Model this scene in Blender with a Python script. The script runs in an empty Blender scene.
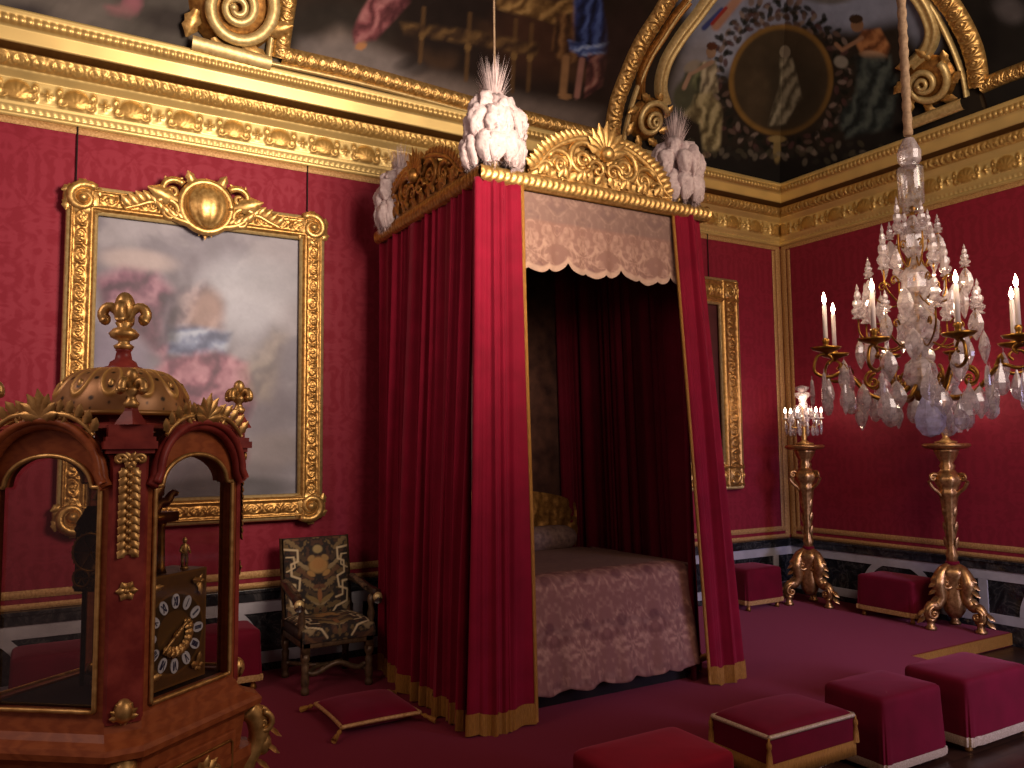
import bpy, math, random
import numpy as np
from mathutils import Vector, Matrix
random.seed(7); RNG = np.random.RandomState(11)
PI = math.pi
scene = bpy.context.scene
COL = scene.collection
YB, XR, H = 7.1, 8.3, 1.85          # back wall, right wall, eye height (dais top is z = 0)
FLZ = -0.13                          # lower floor

# ---------------------------------------------------------------- camera
def camera_axes():
    f, cx, cy = 804., 512., 384.
    v1 = np.array([1873-cx, -(433-cy), -f]); v2 = np.array([34-cx, -(453-cy), -f])
    X = v1/np.linalg.norm(v1); Y = v2-X*np.dot(v2, X); Y /= np.linalg.norm(Y); Z = np.cross(X, Y)
    return np.array([X, Y, Z])
M = camera_axes()
EYE = np.array([0, 0, H])
def ray(px, py): return M @ np.array([px-512., -(py-384.), -804.])
def at_plane(px, py, ax, val):
    d = ray(px, py); return EYE + d*(val-EYE[ax])/d[ax]
cam = bpy.data.cameras.new('camera'); cam_o = bpy.data.objects.new('camera', cam); COL.objects.link(cam_o)
mw = Matrix.Identity(4)
for i in range(3):
    for j in range(3): mw[i][j] = M[i][j]
mw[0][3], mw[1][3], mw[2][3] = EYE
cam_o.matrix_world = mw
cam.sensor_width = 36; cam.lens = 804*36/1024; cam.clip_start = .05
scene.camera = cam_o

# ---------------------------------------------------------------- mesh helpers
class MB:
    def __init__(s): s.v = []; s.f = []; s.n = 0; s.c = []; s.hasc = False
    def add(s, V, F, C=None):
        V = np.asarray(V, float).reshape(-1, 3); s.v.append(V)
        b = s.n; s.f.extend([tuple(int(i)+b for i in q) for q in F]); s.n += len(V)
        if C is not None: s.hasc = True; s.c.append(np.asarray(C, float).reshape(-1, 3))
        else: s.c.append(np.ones((len(V), 3))*.5)
        return s
    def grid(s, P, cu=False, cv=False, C=None, mask=None):
        nu, nv = P.shape[:2]
        I = np.arange(nu*nv).reshape(nu, nv)
        A = I if not cu else np.vstack([I, I[:1]])
        if cv: A = np.hstack([A, A[:, :1]])
        q = np.stack([A[:-1, :-1], A[1:, :-1], A[1:, 1:], A[:-1, 1:]], -1).reshape(-1, 4)
        if mask is not None: q = q[mask.reshape(-1)]
        return s.add(P.reshape(-1, 3), q.tolist(), None if C is None else C)
    def lathe(s, prof, seg=24, c=(0, 0, 0), flute=0, fl_n=8):
        pr = np.array(prof, float); th = np.linspace(0, 2*PI, seg, endpoint=False)
        r = pr[:, 0][None, :]*(1+flute*np.cos(fl_n*th))[:, None]
        P = np.stack([c[0]+r*np.cos(th)[:, None], c[1]+r*np.sin(th)[:, None], c[2]+np.repeat(pr[:, 1][None], seg, 0)], -1)
        return s.grid(P, cu=True)
    def tube(s, pts, rad, seg=8, flat=1.0, up=None):
        pts = np.array(pts, float); n = len(pts)
        rad = np.full(n, rad) if np.isscalar(rad) else np.asarray(rad, float)
        T = np.gradient(pts, axis=0); T /= np.linalg.norm(T, axis=1)[:, None]+1e-9
        U = np.array(up if up is not None else ((0, 0, 1) if abs(T[0][2]) < .9 else (1, 0, 0)), float)
        th = np.linspace(0, 2*PI, seg, endpoint=False); P = np.zeros((n, seg, 3))
        for i in range(n):
            if up is not None: u = np.array(up, float)
            else: u = U
            u = u-T[i]*np.dot(u, T[i]); u /= np.linalg.norm(u)+1e-9
            if up is None: U = u
            w = np.cross(T[i], u)
            P[i] = pts[i]+rad[i]*(np.cos(th)[:, None]*w+flat*np.sin(th)[:, None]*u)
        b = s.n
        s.grid(P, cv=True)
        s.f.append(tuple(b+k for k in range(seg))); s.f.append(tuple(b+(n-1)*seg+k for k in range(seg)))
        return s
    def box(s, lo, hi):
        x0, y0, z0 = lo; x1, y1, z1 = hi
        V = [(x0, y0, z0), (x1, y0, z0), (x1, y1, z0), (x0, y1, z0), (x0, y0, z1), (x1, y0, z1), (x1, y1, z1), (x0, y1, z1)]
        return s.add(V, [(0, 3, 2, 1), (4, 5, 6, 7), (0, 1, 5, 4), (1, 2, 6, 5), (2, 3, 7, 6), (3, 0, 4, 7)])
    def blob(s, c, r, nu=12, nv=8, fn=None, rot=None):
        th = np.linspace(0, 2*PI, nu, endpoint=False); ph = np.linspace(-PI/2+.02, PI/2-.02, nv)
        D = np.stack([np.cos(ph)[None]*np.cos(th)[:, None], np.cos(ph)[None]*np.sin(th)[:, None], np.repeat(np.sin(ph)[None], nu, 0)], -1)
        k = 1 if fn is None else fn(D)[..., None]
        P = D*k*np.array(r)
        if rot is not None: P = P @ np.array(rot).T
        return s.grid(P+np.array(c), cu=True)
    def xf(s, A, t=(0, 0, 0)):
        s.v = [v @ np.array(A).T+np.array(t) for v in s.v]; return s
    def mesh(s, name, smooth=True):
        me = bpy.data.meshes.new(name)
        V = np.vstack(s.v)
        me.from_pydata(V.tolist(), [], s.f)
        if s.hasc:
            C = np.vstack(s.c); a = me.color_attributes.new('Col', 'FLOAT_COLOR', 'POINT')
            a.data.foreach_set('color', np.hstack([C, np.ones((len(C), 1))]).astype(np.float32).ravel())
        if smooth: me.polygons.foreach_set('use_smooth', [True]*len(me.polygons))
        me.update(); return me

ROOT = {}
def thing(name, label, cat, loc=(0, 0, 0), group=None):
    o = bpy.data.objects.new(name, None); COL.objects.link(o); o.location = loc
    o.empty_display_size = .1
    o['label'] = label; o['category'] = cat
    if group: o['group'] = group
    ROOT[o.name] = np.array(loc, float); return o
def part(name, mb, mat, parent, smooth=True, label=None, bevel=0, solid=0, kind=None):
    off = ROOT[parent.name]; mb.v = [v-off for v in mb.v]
    o = bpy.data.objects.new(name, mb.mesh(name, smooth)); COL.objects.link(o); o.parent = parent
    ROOT[o.name] = off
    o.data.materials.append(mat)
    if label: o['label'] = label
    if kind: o['kind'] = kind
    mods(o, bevel, solid); return o
def mods(o, bevel, solid):
    if solid:
        m = o.modifiers.new('solid', 'SOLIDIFY'); m.thickness = solid; m.offset = 0
    if bevel:
        m = o.modifiers.new('bevel', 'BEVEL'); m.width = bevel; m.segments = 2; m.limit_method = 'ANGLE'
        m.harden_normals = False
def single(name, mb, mat, label, cat, group=None, smooth=True, bevel=0, solid=0, loc=(0, 0, 0)):
    mb.v = [v-np.array(loc) for v in mb.v]
    o = bpy.data.objects.new(name, mb.mesh(name, smooth)); COL.objects.link(o); o.location = loc
    o.data.materials.append(mat); o['label'] = label; o['category'] = cat
    if group: o['group'] = group
    ROOT[o.name] = np.array(loc, float); mods(o, bevel, solid); return o
def struct(name, mb, mat, smooth=False, bevel=0):
    o = bpy.data.objects.new(name, mb.mesh(name, smooth)); COL.objects.link(o)
    o.data.materials.append(mat); o['kind'] = 'structure'; ROOT[o.name] = np.zeros(3); mods(o, bevel, 0); return o
def children(o): return [c for c in bpy.data.objects if c.parent == o]
def dup(o, loc, rotz=0, label=None, group=None, scale=None):
    kids = {}
    for c in bpy.data.objects:
        if c.parent is not None: kids.setdefault(c.parent.name, []).append(c)
    def cp(src, par):
        n = src.copy(); COL.objects.link(n)
        if par is not None: n.parent = par
        for k in kids.get(src.name, []): cp(k, n)
        return n
    r = cp(o, None); r.location = loc; r.rotation_euler = (0, 0, rotz)
    if scale: r.scale = scale
    if label: r['label'] = label
    if group: r['group'] = group
    return r

# ---------------------------------------------------------------- numeric helpers
def lin(c):
    c = np.asarray(c, float)/255.
    return np.where(c <= .04045, c/12.92, ((c+.055)/1.055)**2.4)
def smooth01(x): x = np.clip(x, 0, 1); return x*x*(3-2*x)
def vnoise(u, v, seed=0):
    u = np.asarray(u, float); v = np.asarray(v, float)
    T = np.random.RandomState(seed).rand(64, 64)
    i = np.floor(u).astype(int); j = np.floor(v).astype(int); a = smooth01(u-i); b = smooth01(v-j)
    g = lambda p, q: T[p % 64, q % 64]
    return (g(i, j)*(1-a)+g(i+1, j)*a)*(1-b)+(g(i, j+1)*(1-a)+g(i+1, j+1)*a)*b
def fbm(u, v, o=4, seed=0):
    s = 0; A = .5
    for k in range(o): s = s+A*vnoise(u*2**k, v*2**k, seed+k); A *= .5
    return s
class Canvas:
    """paint in its own units: x right, y down"""
    def __init__(s, X, Y, base): s.X = X; s.Y = Y; s.c = np.ones(X.shape+(3,))*lin(base)
    def mix(s, a, col):
        col = lin(col) if not isinstance(col, np.ndarray) else col
        a = np.clip(a, 0, 1)[..., None]; s.c = s.c*(1-a)+col*a
    def ell(s, x, y, rx, ry, col, rot=0, soft=.25, al=1):
        dx, dy = s.X-x, s.Y-y; r = math.radians(rot); c, n = math.cos(r), math.sin(r)
        d = np.sqrt(((dx*c+dy*n)/rx)**2+((-dx*n+dy*c)/ry)**2)
        s.mix(al*smooth01((1+soft/2-d)/soft), col)
    def ring(s, x, y, rx, ry, w, col, al=1):
        d = np.sqrt(((s.X-x)/rx)**2+((s.Y-y)/ry)**2); s.mix(al*smooth01((w-abs(d-1))/w*1.6), col)
    def sd(s, pts):
        X, Y = s.X, s.Y; d = np.full(X.shape, 1e9); ins = np.zeros(X.shape, bool); n = len(pts)
        for k in range(n):
            (x0, y0), (x1, y1) = pts[k], pts[(k+1) % n]; ex, ey = x1-x0, y1-y0
            t = np.clip(((X-x0)*ex+(Y-y0)*ey)/(ex*ex+ey*ey+1e-12), 0, 1)
            d = np.minimum(d, np.hypot(X-x0-t*ex, Y-y0-t*ey))
            cr = ((y0 > Y) != (y1 > Y)) & (X < (x1-x0)*(Y-y0)/(y1-y0+1e-12)+x0)
            ins ^= cr
        return np.where(ins, d, -d)
    def poly(s, pts, col, soft=2., al=1): s.mix(al*smooth01(s.sd(pts)/soft+.5), col)
    def line(s, pts, w, col, al=1):
        d = np.full(s.X.shape, 1e9)
        for (x0, y0), (x1, y1) in zip(pts[:-1], pts[1:]):
            ex, ey = x1-x0, y1-y0; t = np.clip(((s.X-x0)*ex+(s.Y-y0)*ey)/(ex*ex+ey*ey+1e-12), 0, 1)
            d = np.minimum(d, np.hypot(s.X-x0-t*ex, s.Y-y0-t*ey))
        s.mix(al*smooth01((w-d)/w*1.5), col)
    def drape(s, pts, dk, md, hi, fx=.25, fy=.1, soft=5, seed=0, al=.95):
        """a cloth-like mass: soft folds running across a polygon"""
        a = al*smooth01(s.sd(pts)/soft+.5)
        w = fbm(s.X*.06+seed, s.Y*.05, 4, seed); q = .5+.5*np.sin(s.X*fx+s.Y*fy+w*11+seed)
        q = np.clip(.75*q+.5*(fbm(s.X*.16, s.Y*.16, 3, seed+5)-.35), 0, 1)[..., None]
        d, m, h = lin(dk), lin(md), lin(hi); col = np.where(q < .5, d*(1-2*q)+m*2*q, m*(2-2*q)+h*(2*q-1)); s.mix(a, col)
    def grain(s, sc, amt, seed=0):
        s.c = s.c*(1+amt*(fbm(s.X*sc, s.Y*sc, 4, seed)-.47)*2)[..., None]; s.c = np.clip(s.c, 0, 1)
def smoothpath(pts, n):
    """Catmull-Rom through points, resampled evenly"""
    p = np.array(pts, float); P = np.vstack([2*p[0]-p[1], p, 2*p[-1]-p[-2]]); out = []
    for i in range(1, len(P)-2):
        for t in np.linspace(0, 1, 16, endpoint=False):
            a, b, c, d = P[i-1], P[i], P[i+1], P[i+2]
            out.append(.5*((2*b)+(c-a)*t+(2*a-5*b+4*c-d)*t*t+(-a+3*b-3*c+d)*t**3))
    out.append(p[-1]); return resample(np.array(out), n)
def resample(p, n):
    p = np.asarray(p, float)
    L = np.concatenate([[0], np.cumsum(np.linalg.norm(np.diff(p, axis=0), axis=1))]); u = np.linspace(0, L[-1], n)
    return np.stack([np.interp(u, L, p[:, k]) for k in range(p.shape[1])], -1)
def spiral(c, ax, ay, r0, r1, turns, a0=0, d=1, n=40):
    t = np.linspace(0, 1, n); a = a0+d*2*PI*turns*t; r = r0*(r1/r0)**t
    return np.array(c)+np.outer(r*np.cos(a), ax)+np.outer(r*np.sin(a), ay)
def scroll(mb, c, ax, ay, r0, turns=1.6, a0=0, d=1, th=.02, nz=None, leaves=True, n=36):
    """carved volute: a tapering spiral with a boss at its eye and leaf lobes round it"""
    ax = np.array(ax, float); ay = np.array(ay, float); nz = np.cross(ax, ay)
    p = spiral(c, ax, ay, r0, r0*.16, turns, a0, d, n)
    t = np.linspace(0, 1, n); mb.tube(p, th*(1-.55*t), 6)
    mb.blob(p[-1], (th*.9,)*3, 8, 6)
    if leaves:
        for k in range(2, n//2, 4):
            o = p[k]-np.array(c); o /= np.linalg.norm(o)+1e-9; tg = p[k+1]-p[k-1]; tg /= np.linalg.norm(tg)+1e-9
            leaf(mb, p[k]+o*th*.4, o*.8-tg*.7, nz, r0*.42, r0*.22)
    return p
def leaf(mb, p, d, nrm, L, W, curl=.5, nu=7, nv=5):
    d = np.array(d, float); d /= np.linalg.norm(d)+1e-9; nrm = np.array(nrm, float); nrm = nrm-d*np.dot(nrm, d); nrm /= np.linalg.norm(nrm)+1e-9
    w = np.cross(d, nrm); u = np.linspace(0, 1, nu)[:, None]; v = np.linspace(-1, 1, nv)[None]
    wid = W*.5*np.sin(PI*np.clip(u*.9+.08, 0, 1))**.8*(1+.18*np.cos(u*18))
    hgt = W*.28*(1-v**2)*np.sin(PI*np.clip(u, .05, .95))+curl*L*.35*u**2.2+W*.1
    P = np.array(p)+u[..., None]*L*(1-.12*curl*u[..., None])*d+(v*wid)[..., None]*w+hgt[..., None]*nrm
    mb.grid(P)
def palmette(mb, c, ax, ay, R, n=7, spread=1.25, W=.34, curl=.35):
    ax = np.array(ax, float); ay = np.array(ay, float); nz = np.cross(ax, ay)
    for k in range(n):
        a = (k/(n-1)-.5)*2*spread; L = R*(1-.25*abs(a)/spread)
        leaf(mb, c, math.cos(a)*ay+math.sin(a)*ax, nz, L, R*W, curl)
def rosette(mb, c, ax, ay, R, n=8):
    ax = np.array(ax, float); ay = np.array(ay, float); nz = np.cross(ax, ay)
    for k in range(n):
        a = k*2*PI/n; leaf(mb, c, math.cos(a)*ax+math.sin(a)*ay, nz, R, R*.7, .25)
    mb.blob(np.array(c)+nz*R*.25, (R*.25,)*3, 8, 6)
def ribbon(mb, pts, nrm, width, prof, relief=None, A=.01, nv=13, side=None, C=None):
    """band following pts on a surface; prof(v) height across, relief(u,v) carving along"""
    pts = np.array(pts, float); nrm = np.array(nrm, float)
    if nrm.ndim == 1: nrm = np.repeat(nrm[None], len(pts), 0)
    T = np.gradient(pts, axis=0); T /= np.linalg.norm(T, axis=1)[:, None]
    S = np.cross(nrm, T); S /= np.linalg.norm(S, axis=1)[:, None]
    L = np.concatenate([[0], np.cumsum(np.linalg.norm(np.diff(pts, axis=0), axis=1))])
    v = np.linspace(0, 1, nv); h = np.repeat(prof(v)[None], len(pts), 0)
    if relief is not None: h = h+A*relief(L[:, None], v[None])
    P = pts[:, None]+S[:, None]*((v-.5)*width)[None, :, None]+nrm[:, None]*h[..., None]
    return mb.grid(P)
def r_beads(p): return lambda u, v: np.sqrt(np.maximum(0, 1-(np.mod(u, p)/p*2-1)**2))*np.sin(PI*v)
def r_leaf(p): return lambda u, v: np.abs(np.sin(PI*(u/p+.9*np.abs(v-.5))))**.7*np.sin(PI*np.clip(v, 0, 1))**.5
def r_foliage(p, seed=3):
    def fn(u, v):
        q = np.mod(u, p)/p; s = np.where(np.mod(np.floor(u/p), 2) > 0, -1, 1)
        du = (q-.5)*2; dv = (v-.5)*2*s; r = np.hypot(du, dv)+1e-3; a = np.arctan2(dv, du)
        sp = .5+.5*np.cos(a*1+9*np.log(r+.15)); lv = .5+.5*np.cos(5*a+14*r)
        return (.65*sp+.35*lv)*np.sin(PI*np.clip(v, 0, 1))**.6
    return fn
def p_ogee(h0): return lambda v: h0*np.sin(PI*v)**.5
# ---------------------------------------------------------------- materials
def mat(name):
    m = bpy.data.materials.new(name); m.use_nodes = True; nt = m.node_tree
    return m, nt, nt.nodes['Principled BSDF']
def nd(nt, t, **k):
    n = nt.nodes.new(t)
    for a, b in k.items():
        if a in n.inputs: n.inputs[a].default_value = b
        else: setattr(n, a, b)
    return n
def lk(nt, a, b): nt.links.new(a, b)
def ramp(nt, fac, stops):
    r = nt.nodes.new('ShaderNodeValToRGB'); e = r.color_ramp.elements
    while len(e) < len(stops): e.new(.5)
    for k, (p, c) in enumerate(stops):
        e[k].position = p; e[k].color = (*(c if not np.isscalar(c) else (c, c, c)), 1)
    lk(nt, fac, r.inputs[0]); return r
def L3(c): return tuple(float(x) for x in lin(c))
def pset(b, **k):
    for a, v in k.items(): b.inputs[a.replace('_', ' ')].default_value = v
def coords(nt, kind='Object', scale=(1, 1, 1)):
    t = nt.nodes.new('ShaderNodeTexCoord'); m = nt.nodes.new('ShaderNodeMapping'); m.inputs['Scale'].default_value = scale
    lk(nt, t.outputs[kind], m.inputs[0]); return m.outputs[0]
def bump(nt, b, h, s=.3, d=.01):
    n = nt.nodes.new('ShaderNodeBump'); n.inputs['Strength'].default_value = s; n.inputs['Distance'].default_value = d
    lk(nt, h, n.inputs['Height']); lk(nt, n.outputs[0], b.inputs['Normal'])
def noisy(name, c0, c1, scale=8, rough=.6, metal=0, bs=.2, bd=.004, stretch=(1, 1, 1), detail=4, **kw):
    m, nt, b = mat(name); co = coords(nt, 'Object', stretch)
    n = nd(nt, 'ShaderNodeTexNoise', Scale=scale, Detail=detail); lk(nt, co, n.inputs['Vector'])
    r = ramp(nt, n.outputs['Fac'], [(.3, L3(c0)), (.7, L3(c1))]); lk(nt, r.outputs[0], b.inputs['Base Color'])
    pset(b, Roughness=rough, Metallic=metal, **kw)
    if bs: bump(nt, b, n.outputs['Fac'], bs, bd)
    return m
def gold(name, c0, c1, rough=.34, metal=.85, scale=30): return noisy(name, c0, c1, scale, rough, metal, .25, .003)
GOLD = gold('gilded_wood', (168, 124, 66), (222, 180, 112), .40, .75)
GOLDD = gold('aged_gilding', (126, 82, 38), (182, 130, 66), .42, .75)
FRAMEG = gold('carved_frame_gilding', (140, 98, 48), (204, 156, 88), .4, .75)
GOLDP = gold('pale_gilding', (196, 164, 106), (226, 200, 142), .45, .55)
BRASS = gold('brass', (120, 84, 34), (170, 124, 54), .3, .95)
BRONZE = gold('dull_bronze', (74, 50, 24), (120, 84, 42), .38, .9)
FRINGE = noisy('gold_fringe', (140, 88, 26), (196, 138, 58), 90, .6, .25, .8, .01, (6, 6, .3))
SILVERB = noisy('silver_braid', (176, 150, 120), (214, 190, 160), 120, .5, .3, .5, .004)
GALLOON = noisy('yellow_galloon', (160, 112, 62), (205, 160, 104), 60, .6, .2, .6, .004)
WOODC = None
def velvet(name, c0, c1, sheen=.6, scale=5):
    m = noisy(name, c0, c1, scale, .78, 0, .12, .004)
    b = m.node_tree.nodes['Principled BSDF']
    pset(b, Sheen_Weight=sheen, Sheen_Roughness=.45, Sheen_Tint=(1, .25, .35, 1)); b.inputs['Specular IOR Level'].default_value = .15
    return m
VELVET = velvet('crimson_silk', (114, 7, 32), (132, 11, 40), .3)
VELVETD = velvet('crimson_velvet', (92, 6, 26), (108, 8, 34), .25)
CARPET = velvet('red_carpet', (90, 8, 22), (104, 12, 30), .3, 140)
WHITE = noisy('white_marble', (158, 152, 158), (186, 180, 186), 6, .35, 0, .05, .001)
CANDLE = noisy('ivory_wax', (232, 214, 206), (240, 226, 220), 6, .5, 0, 0)
DARKW = noisy('dark_wood', (34, 20, 16), (58, 36, 26), 9, .4, 0, .15, .002, (1, 1, .15))
GREYGILT = noisy('worn_gilt_wood', (70, 52, 38), (112, 86, 60), 26, .45, .35, .3, .003)
PLUME = noisy('ostrich_plume', (188, 164, 164), (216, 196, 194), 40, .9, 0, .5, .01, Subsurface_Weight=.0)
CORD = noisy('cord', (120, 96, 74), (160, 132, 104), 60, .8, 0, .3, .003)
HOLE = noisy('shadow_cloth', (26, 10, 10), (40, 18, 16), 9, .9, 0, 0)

def damask():
    m, nt, b = mat('crimson_damask'); t = nt.nodes.new('ShaderNodeTexCoord'); sp = nt.nodes.new('ShaderNodeSeparateXYZ'); lk(nt, t.outputs['Object'], sp.inputs[0])
    def math_(op, a, bv, c=None):
        n = nt.nodes.new('ShaderNodeMath'); n.operation = op
        for k, x in enumerate((a, bv, c)):
            if x is None: continue
            if isinstance(x, (int, float)): n.inputs[k].default_value = x
            else: lk(nt, x, n.inputs[k])
        return n.outputs[0]
    h = math_('ADD', sp.outputs['X'], sp.outputs['Y'])
    u = math_('PINGPONG', h, .36)
    row = math_('FLOOR', math_('DIVIDE', sp.outputs['Z'], .8), 0)
    v = math_('PINGPONG', sp.outputs['Z'], .8)
    cb = nt.nodes.new('ShaderNodeCombineXYZ'); lk(nt, u, cb.inputs[0]); lk(nt, v, cb.inputs[1])
    n = nd(nt, 'ShaderNodeTexNoise', Scale=6.5, Detail=3.5, Distortion=2.2); lk(nt, cb.outputs[0], n.inputs['Vector'])
    w = nd(nt, 'ShaderNodeTexWave', Scale=3.2, Distortion=5.0, Detail=2); lk(nt, cb.outputs[0], w.inputs['Vector'])
    mx = math_('ADD', math_('MULTIPLY', n.outputs['Fac'], .9), math_('MULTIPLY', w.outputs['Fac'], .1))
    r = ramp(nt, mx, [(.44, L3((136, 24, 46))), (.56, L3((126, 19, 39)))]); lk(nt, r.outputs[0], b.inputs['Base Color'])
    r2 = ramp(nt, mx, [(.44, .62), (.56, .74)]); lk(nt, r2.outputs[0], b.inputs['Roughness'])
    pset(b, Sheen_Weight=.25, Sheen_Tint=(1, .3, .35, 1)); b.inputs['Specular IOR Level'].default_value = .3
    bump(nt, b, r2.outputs[0], .15, .002); return m
DAMASK = damask()
def marble():
    m, nt, b = mat('black_marble'); co = coords(nt)
    n = nd(nt, 'ShaderNodeTexNoise', Scale=5, Detail=8, Distortion=2.2); lk(nt, co, n.inputs['Vector'])
    r = ramp(nt, n.outputs['Fac'], [(.4, L3((26, 26, 30))), (.52, L3((42, 42, 45))), (.55, L3((74, 70, 70))), (.58, L3((36, 36, 40)))])
    lk(nt, r.outputs[0], b.inputs['Base Color']); pset(b, Roughness=.22); return m
MARBLE = marble()
def clockwood():
    m, nt, b = mat('red_brown_veneer'); co = coords(nt, 'Object', (1, 1, 3))
    w = nd(nt, 'ShaderNodeTexWave', Scale=5, Distortion=9, Detail=4); w.inputs['Detail Scale'].default_value = 2; lk(nt, co, w.inputs['Vector'])
    r = ramp(nt, w.outputs['Fac'], [(0, L3((138, 70, 38))), (1, L3((156, 84, 46)))]); lk(nt, r.outputs[0], b.inputs['Base Color'])
    pset(b, Roughness=.38); b.inputs['Specular IOR Level'].default_value = .22; return m
WOODC = clockwood()
def tortoise():
    m, nt, b = mat('red_tortoiseshell'); co = coords(nt)
    n = nd(nt, 'ShaderNodeTexNoise', Scale=14, Detail=3); lk(nt, co, n.inputs['Vector'])
    r = ramp(nt, n.outputs['Fac'], [(.35, L3((116, 38, 34))), (.65, L3((150, 62, 52)))]); lk(nt, r.outputs[0], b.inputs['Base Color'])
    pset(b, Roughness=.4); b.inputs['Specular IOR Level'].default_value = .22; return m
TORT = tortoise()
def glass(name, tint, gl=.12):
    m, nt, b = mat(name); out = nt.nodes['Material Output']; nt.nodes.remove(b)
    t = nd(nt, 'ShaderNodeBsdfTransparent'); t.inputs[0].default_value = (*tint, 1)
    g = nd(nt, 'ShaderNodeBsdfGlossy', Roughness=.05); lw = nd(nt, 'ShaderNodeLayerWeight', Blend=.5); fr = ramp(nt, lw.outputs['Facing'], [(.0, .03), (.7, .10), (1., .6)])
    mx = nt.nodes.new('ShaderNodeMixShader'); lk(nt, fr.outputs[0], mx.inputs[0]); lk(nt, t.outputs[0], mx.inputs[1]); lk(nt, g.outputs[0], mx.inputs[2])
    lk(nt, mx.outputs[0], out.inputs[0]); return m
PANE = glass('case_glass', (.88, .86, .84)); PANED = glass('dim_case_glass', (.56, .52, .50))
def crystal(name, tint, dens):
    """cut rock crystal: clear body, bright facets, a milky tint"""
    m, nt, b = mat(name); out = nt.nodes['Material Output']; nt.nodes.remove(b)
    t = nd(nt, 'ShaderNodeBsdfTransparent'); t.inputs[0].default_value = (.92, .88, .9, 1)
    d = nd(nt, 'ShaderNodeBsdfDiffuse'); d.inputs[0].default_value = (*tint, 1)
    tl = nd(nt, 'ShaderNodeBsdfTranslucent'); tl.inputs[0].default_value = (*tint, 1)
    g = nd(nt, 'ShaderNodeBsdfGlossy', Roughness=.08)
    a1 = nt.nodes.new('ShaderNodeMixShader'); a1.inputs[0].default_value = .5; lk(nt, d.outputs[0], a1.inputs[1]); lk(nt, tl.outputs[0], a1.inputs[2])
    co = coords(nt); n = nd(nt, 'ShaderNodeTexNoise', Scale=24, Detail=3); lk(nt, co, n.inputs['Vector'])
    r = ramp(nt, n.outputs['Fac'], [(.34, max(0, dens-.30)), (.5, dens), (.66, min(1, dens+.40))])
    a2 = nt.nodes.new('ShaderNodeMixShader'); lk(nt, r.outputs[0], a2.inputs[0]); lk(nt, t.outputs[0], a2.inputs[1]); lk(nt, a1.outputs[0], a2.inputs[2])
    lw = nd(nt, 'ShaderNodeLayerWeight', Blend=.5); fr = ramp(nt, lw.outputs['Facing'], [(.0, .12), (.6, .24), (1., .8)])
    a3 = nt.nodes.new('ShaderNodeMixShader'); lk(nt, fr.outputs[0], a3.inputs[0]); lk(nt, a2.outputs[0], a3.inputs[1]); lk(nt, g.outputs[0], a3.inputs[2])
    lk(nt, a3.outputs[0], out.inputs[0]); return m
CRYS = crystal('rock_crystal', (.86, .77, .78), .44)
CRYSV = crystal('violet_crystal', (.70, .68, .96), .6)
CRYSP = crystal('pink_crystal', (.8, .42, .5), .45)
def emit(name, c, s):
    m, nt, b = mat(name); pset(b, Base_Color=(*c, 1), Emission_Color=(*c, 1), Emission_Strength=s); return m
FLAME = emit('candle_flame', (1, .80, .58), 30)
FLAMEW = emit('girandole_flame', (1, .84, .66), 16)
def painted(name, rough=.5, metal=0, bs=0, coat=0):
    m, nt, b = mat(name); a = nt.nodes.new('ShaderNodeVertexColor'); a.layer_name = 'Col'; lk(nt, a.outputs[0], b.inputs['Base Color'])
    pset(b, Roughness=rough, Metallic=metal, Coat_Weight=coat)
    if bs:
        n = nd(nt, 'ShaderNodeTexNoise', Scale=160., Detail=2); lk(nt, coords(nt), n.inputs['Vector']); bump(nt, b, n.outputs['Fac'], bs, .004)
    return m
OIL = painted('oil_paint', .5); FRESCO = painted('ceiling_oil_paint', .8)
TAPESTRY = painted('woven_tapestry', .85, bs=.4); LACE = painted('lace_brocade', .8, bs=.5)
CORNICE = painted('gilded_cornice', .42, .55); CHASED = painted('pierced_gilt_dome', .4, .35); DIALM = painted('engraved_dial', .35, .6)

def parquet():
    m, nt, b = mat('oak_parquet'); br = nd(nt, 'ShaderNodeTexBrick', Scale=2.2); lk(nt, coords(nt), br.inputs['Vector'])
    br.inputs['Color1'].default_value = (*L3((62, 38, 26)), 1); br.inputs['Color2'].default_value = (*L3((48, 28, 20)), 1); br.inputs['Mortar'].default_value = (*L3((24, 14, 10)), 1)
    br.inputs['Mortar Size'].default_value = .008; lk(nt, br.outputs[0], b.inputs['Base Color']); pset(b, Roughness=.35); return m
PARQUET = parquet()
FRESCO.node_tree.nodes['Principled BSDF'].inputs['Specular IOR Level'].default_value = .12
OIL.node_tree.nodes['Principled BSDF'].inputs['Specular IOR Level'].default_value = .35
# ================================================================ the room
struct('floor', MB().box((-2.5, -1.5, FLZ-.1), (XR, YB, FLZ)), PARQUET)
struct('wall_back', MB().box((-2.5, YB, FLZ), (XR+.2, YB+.2, 5.2)), DAMASK)
struct('wall_right', MB().box((XR, -1.5, FLZ), (XR+.2, YB, 5.2)), DAMASK)
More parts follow.
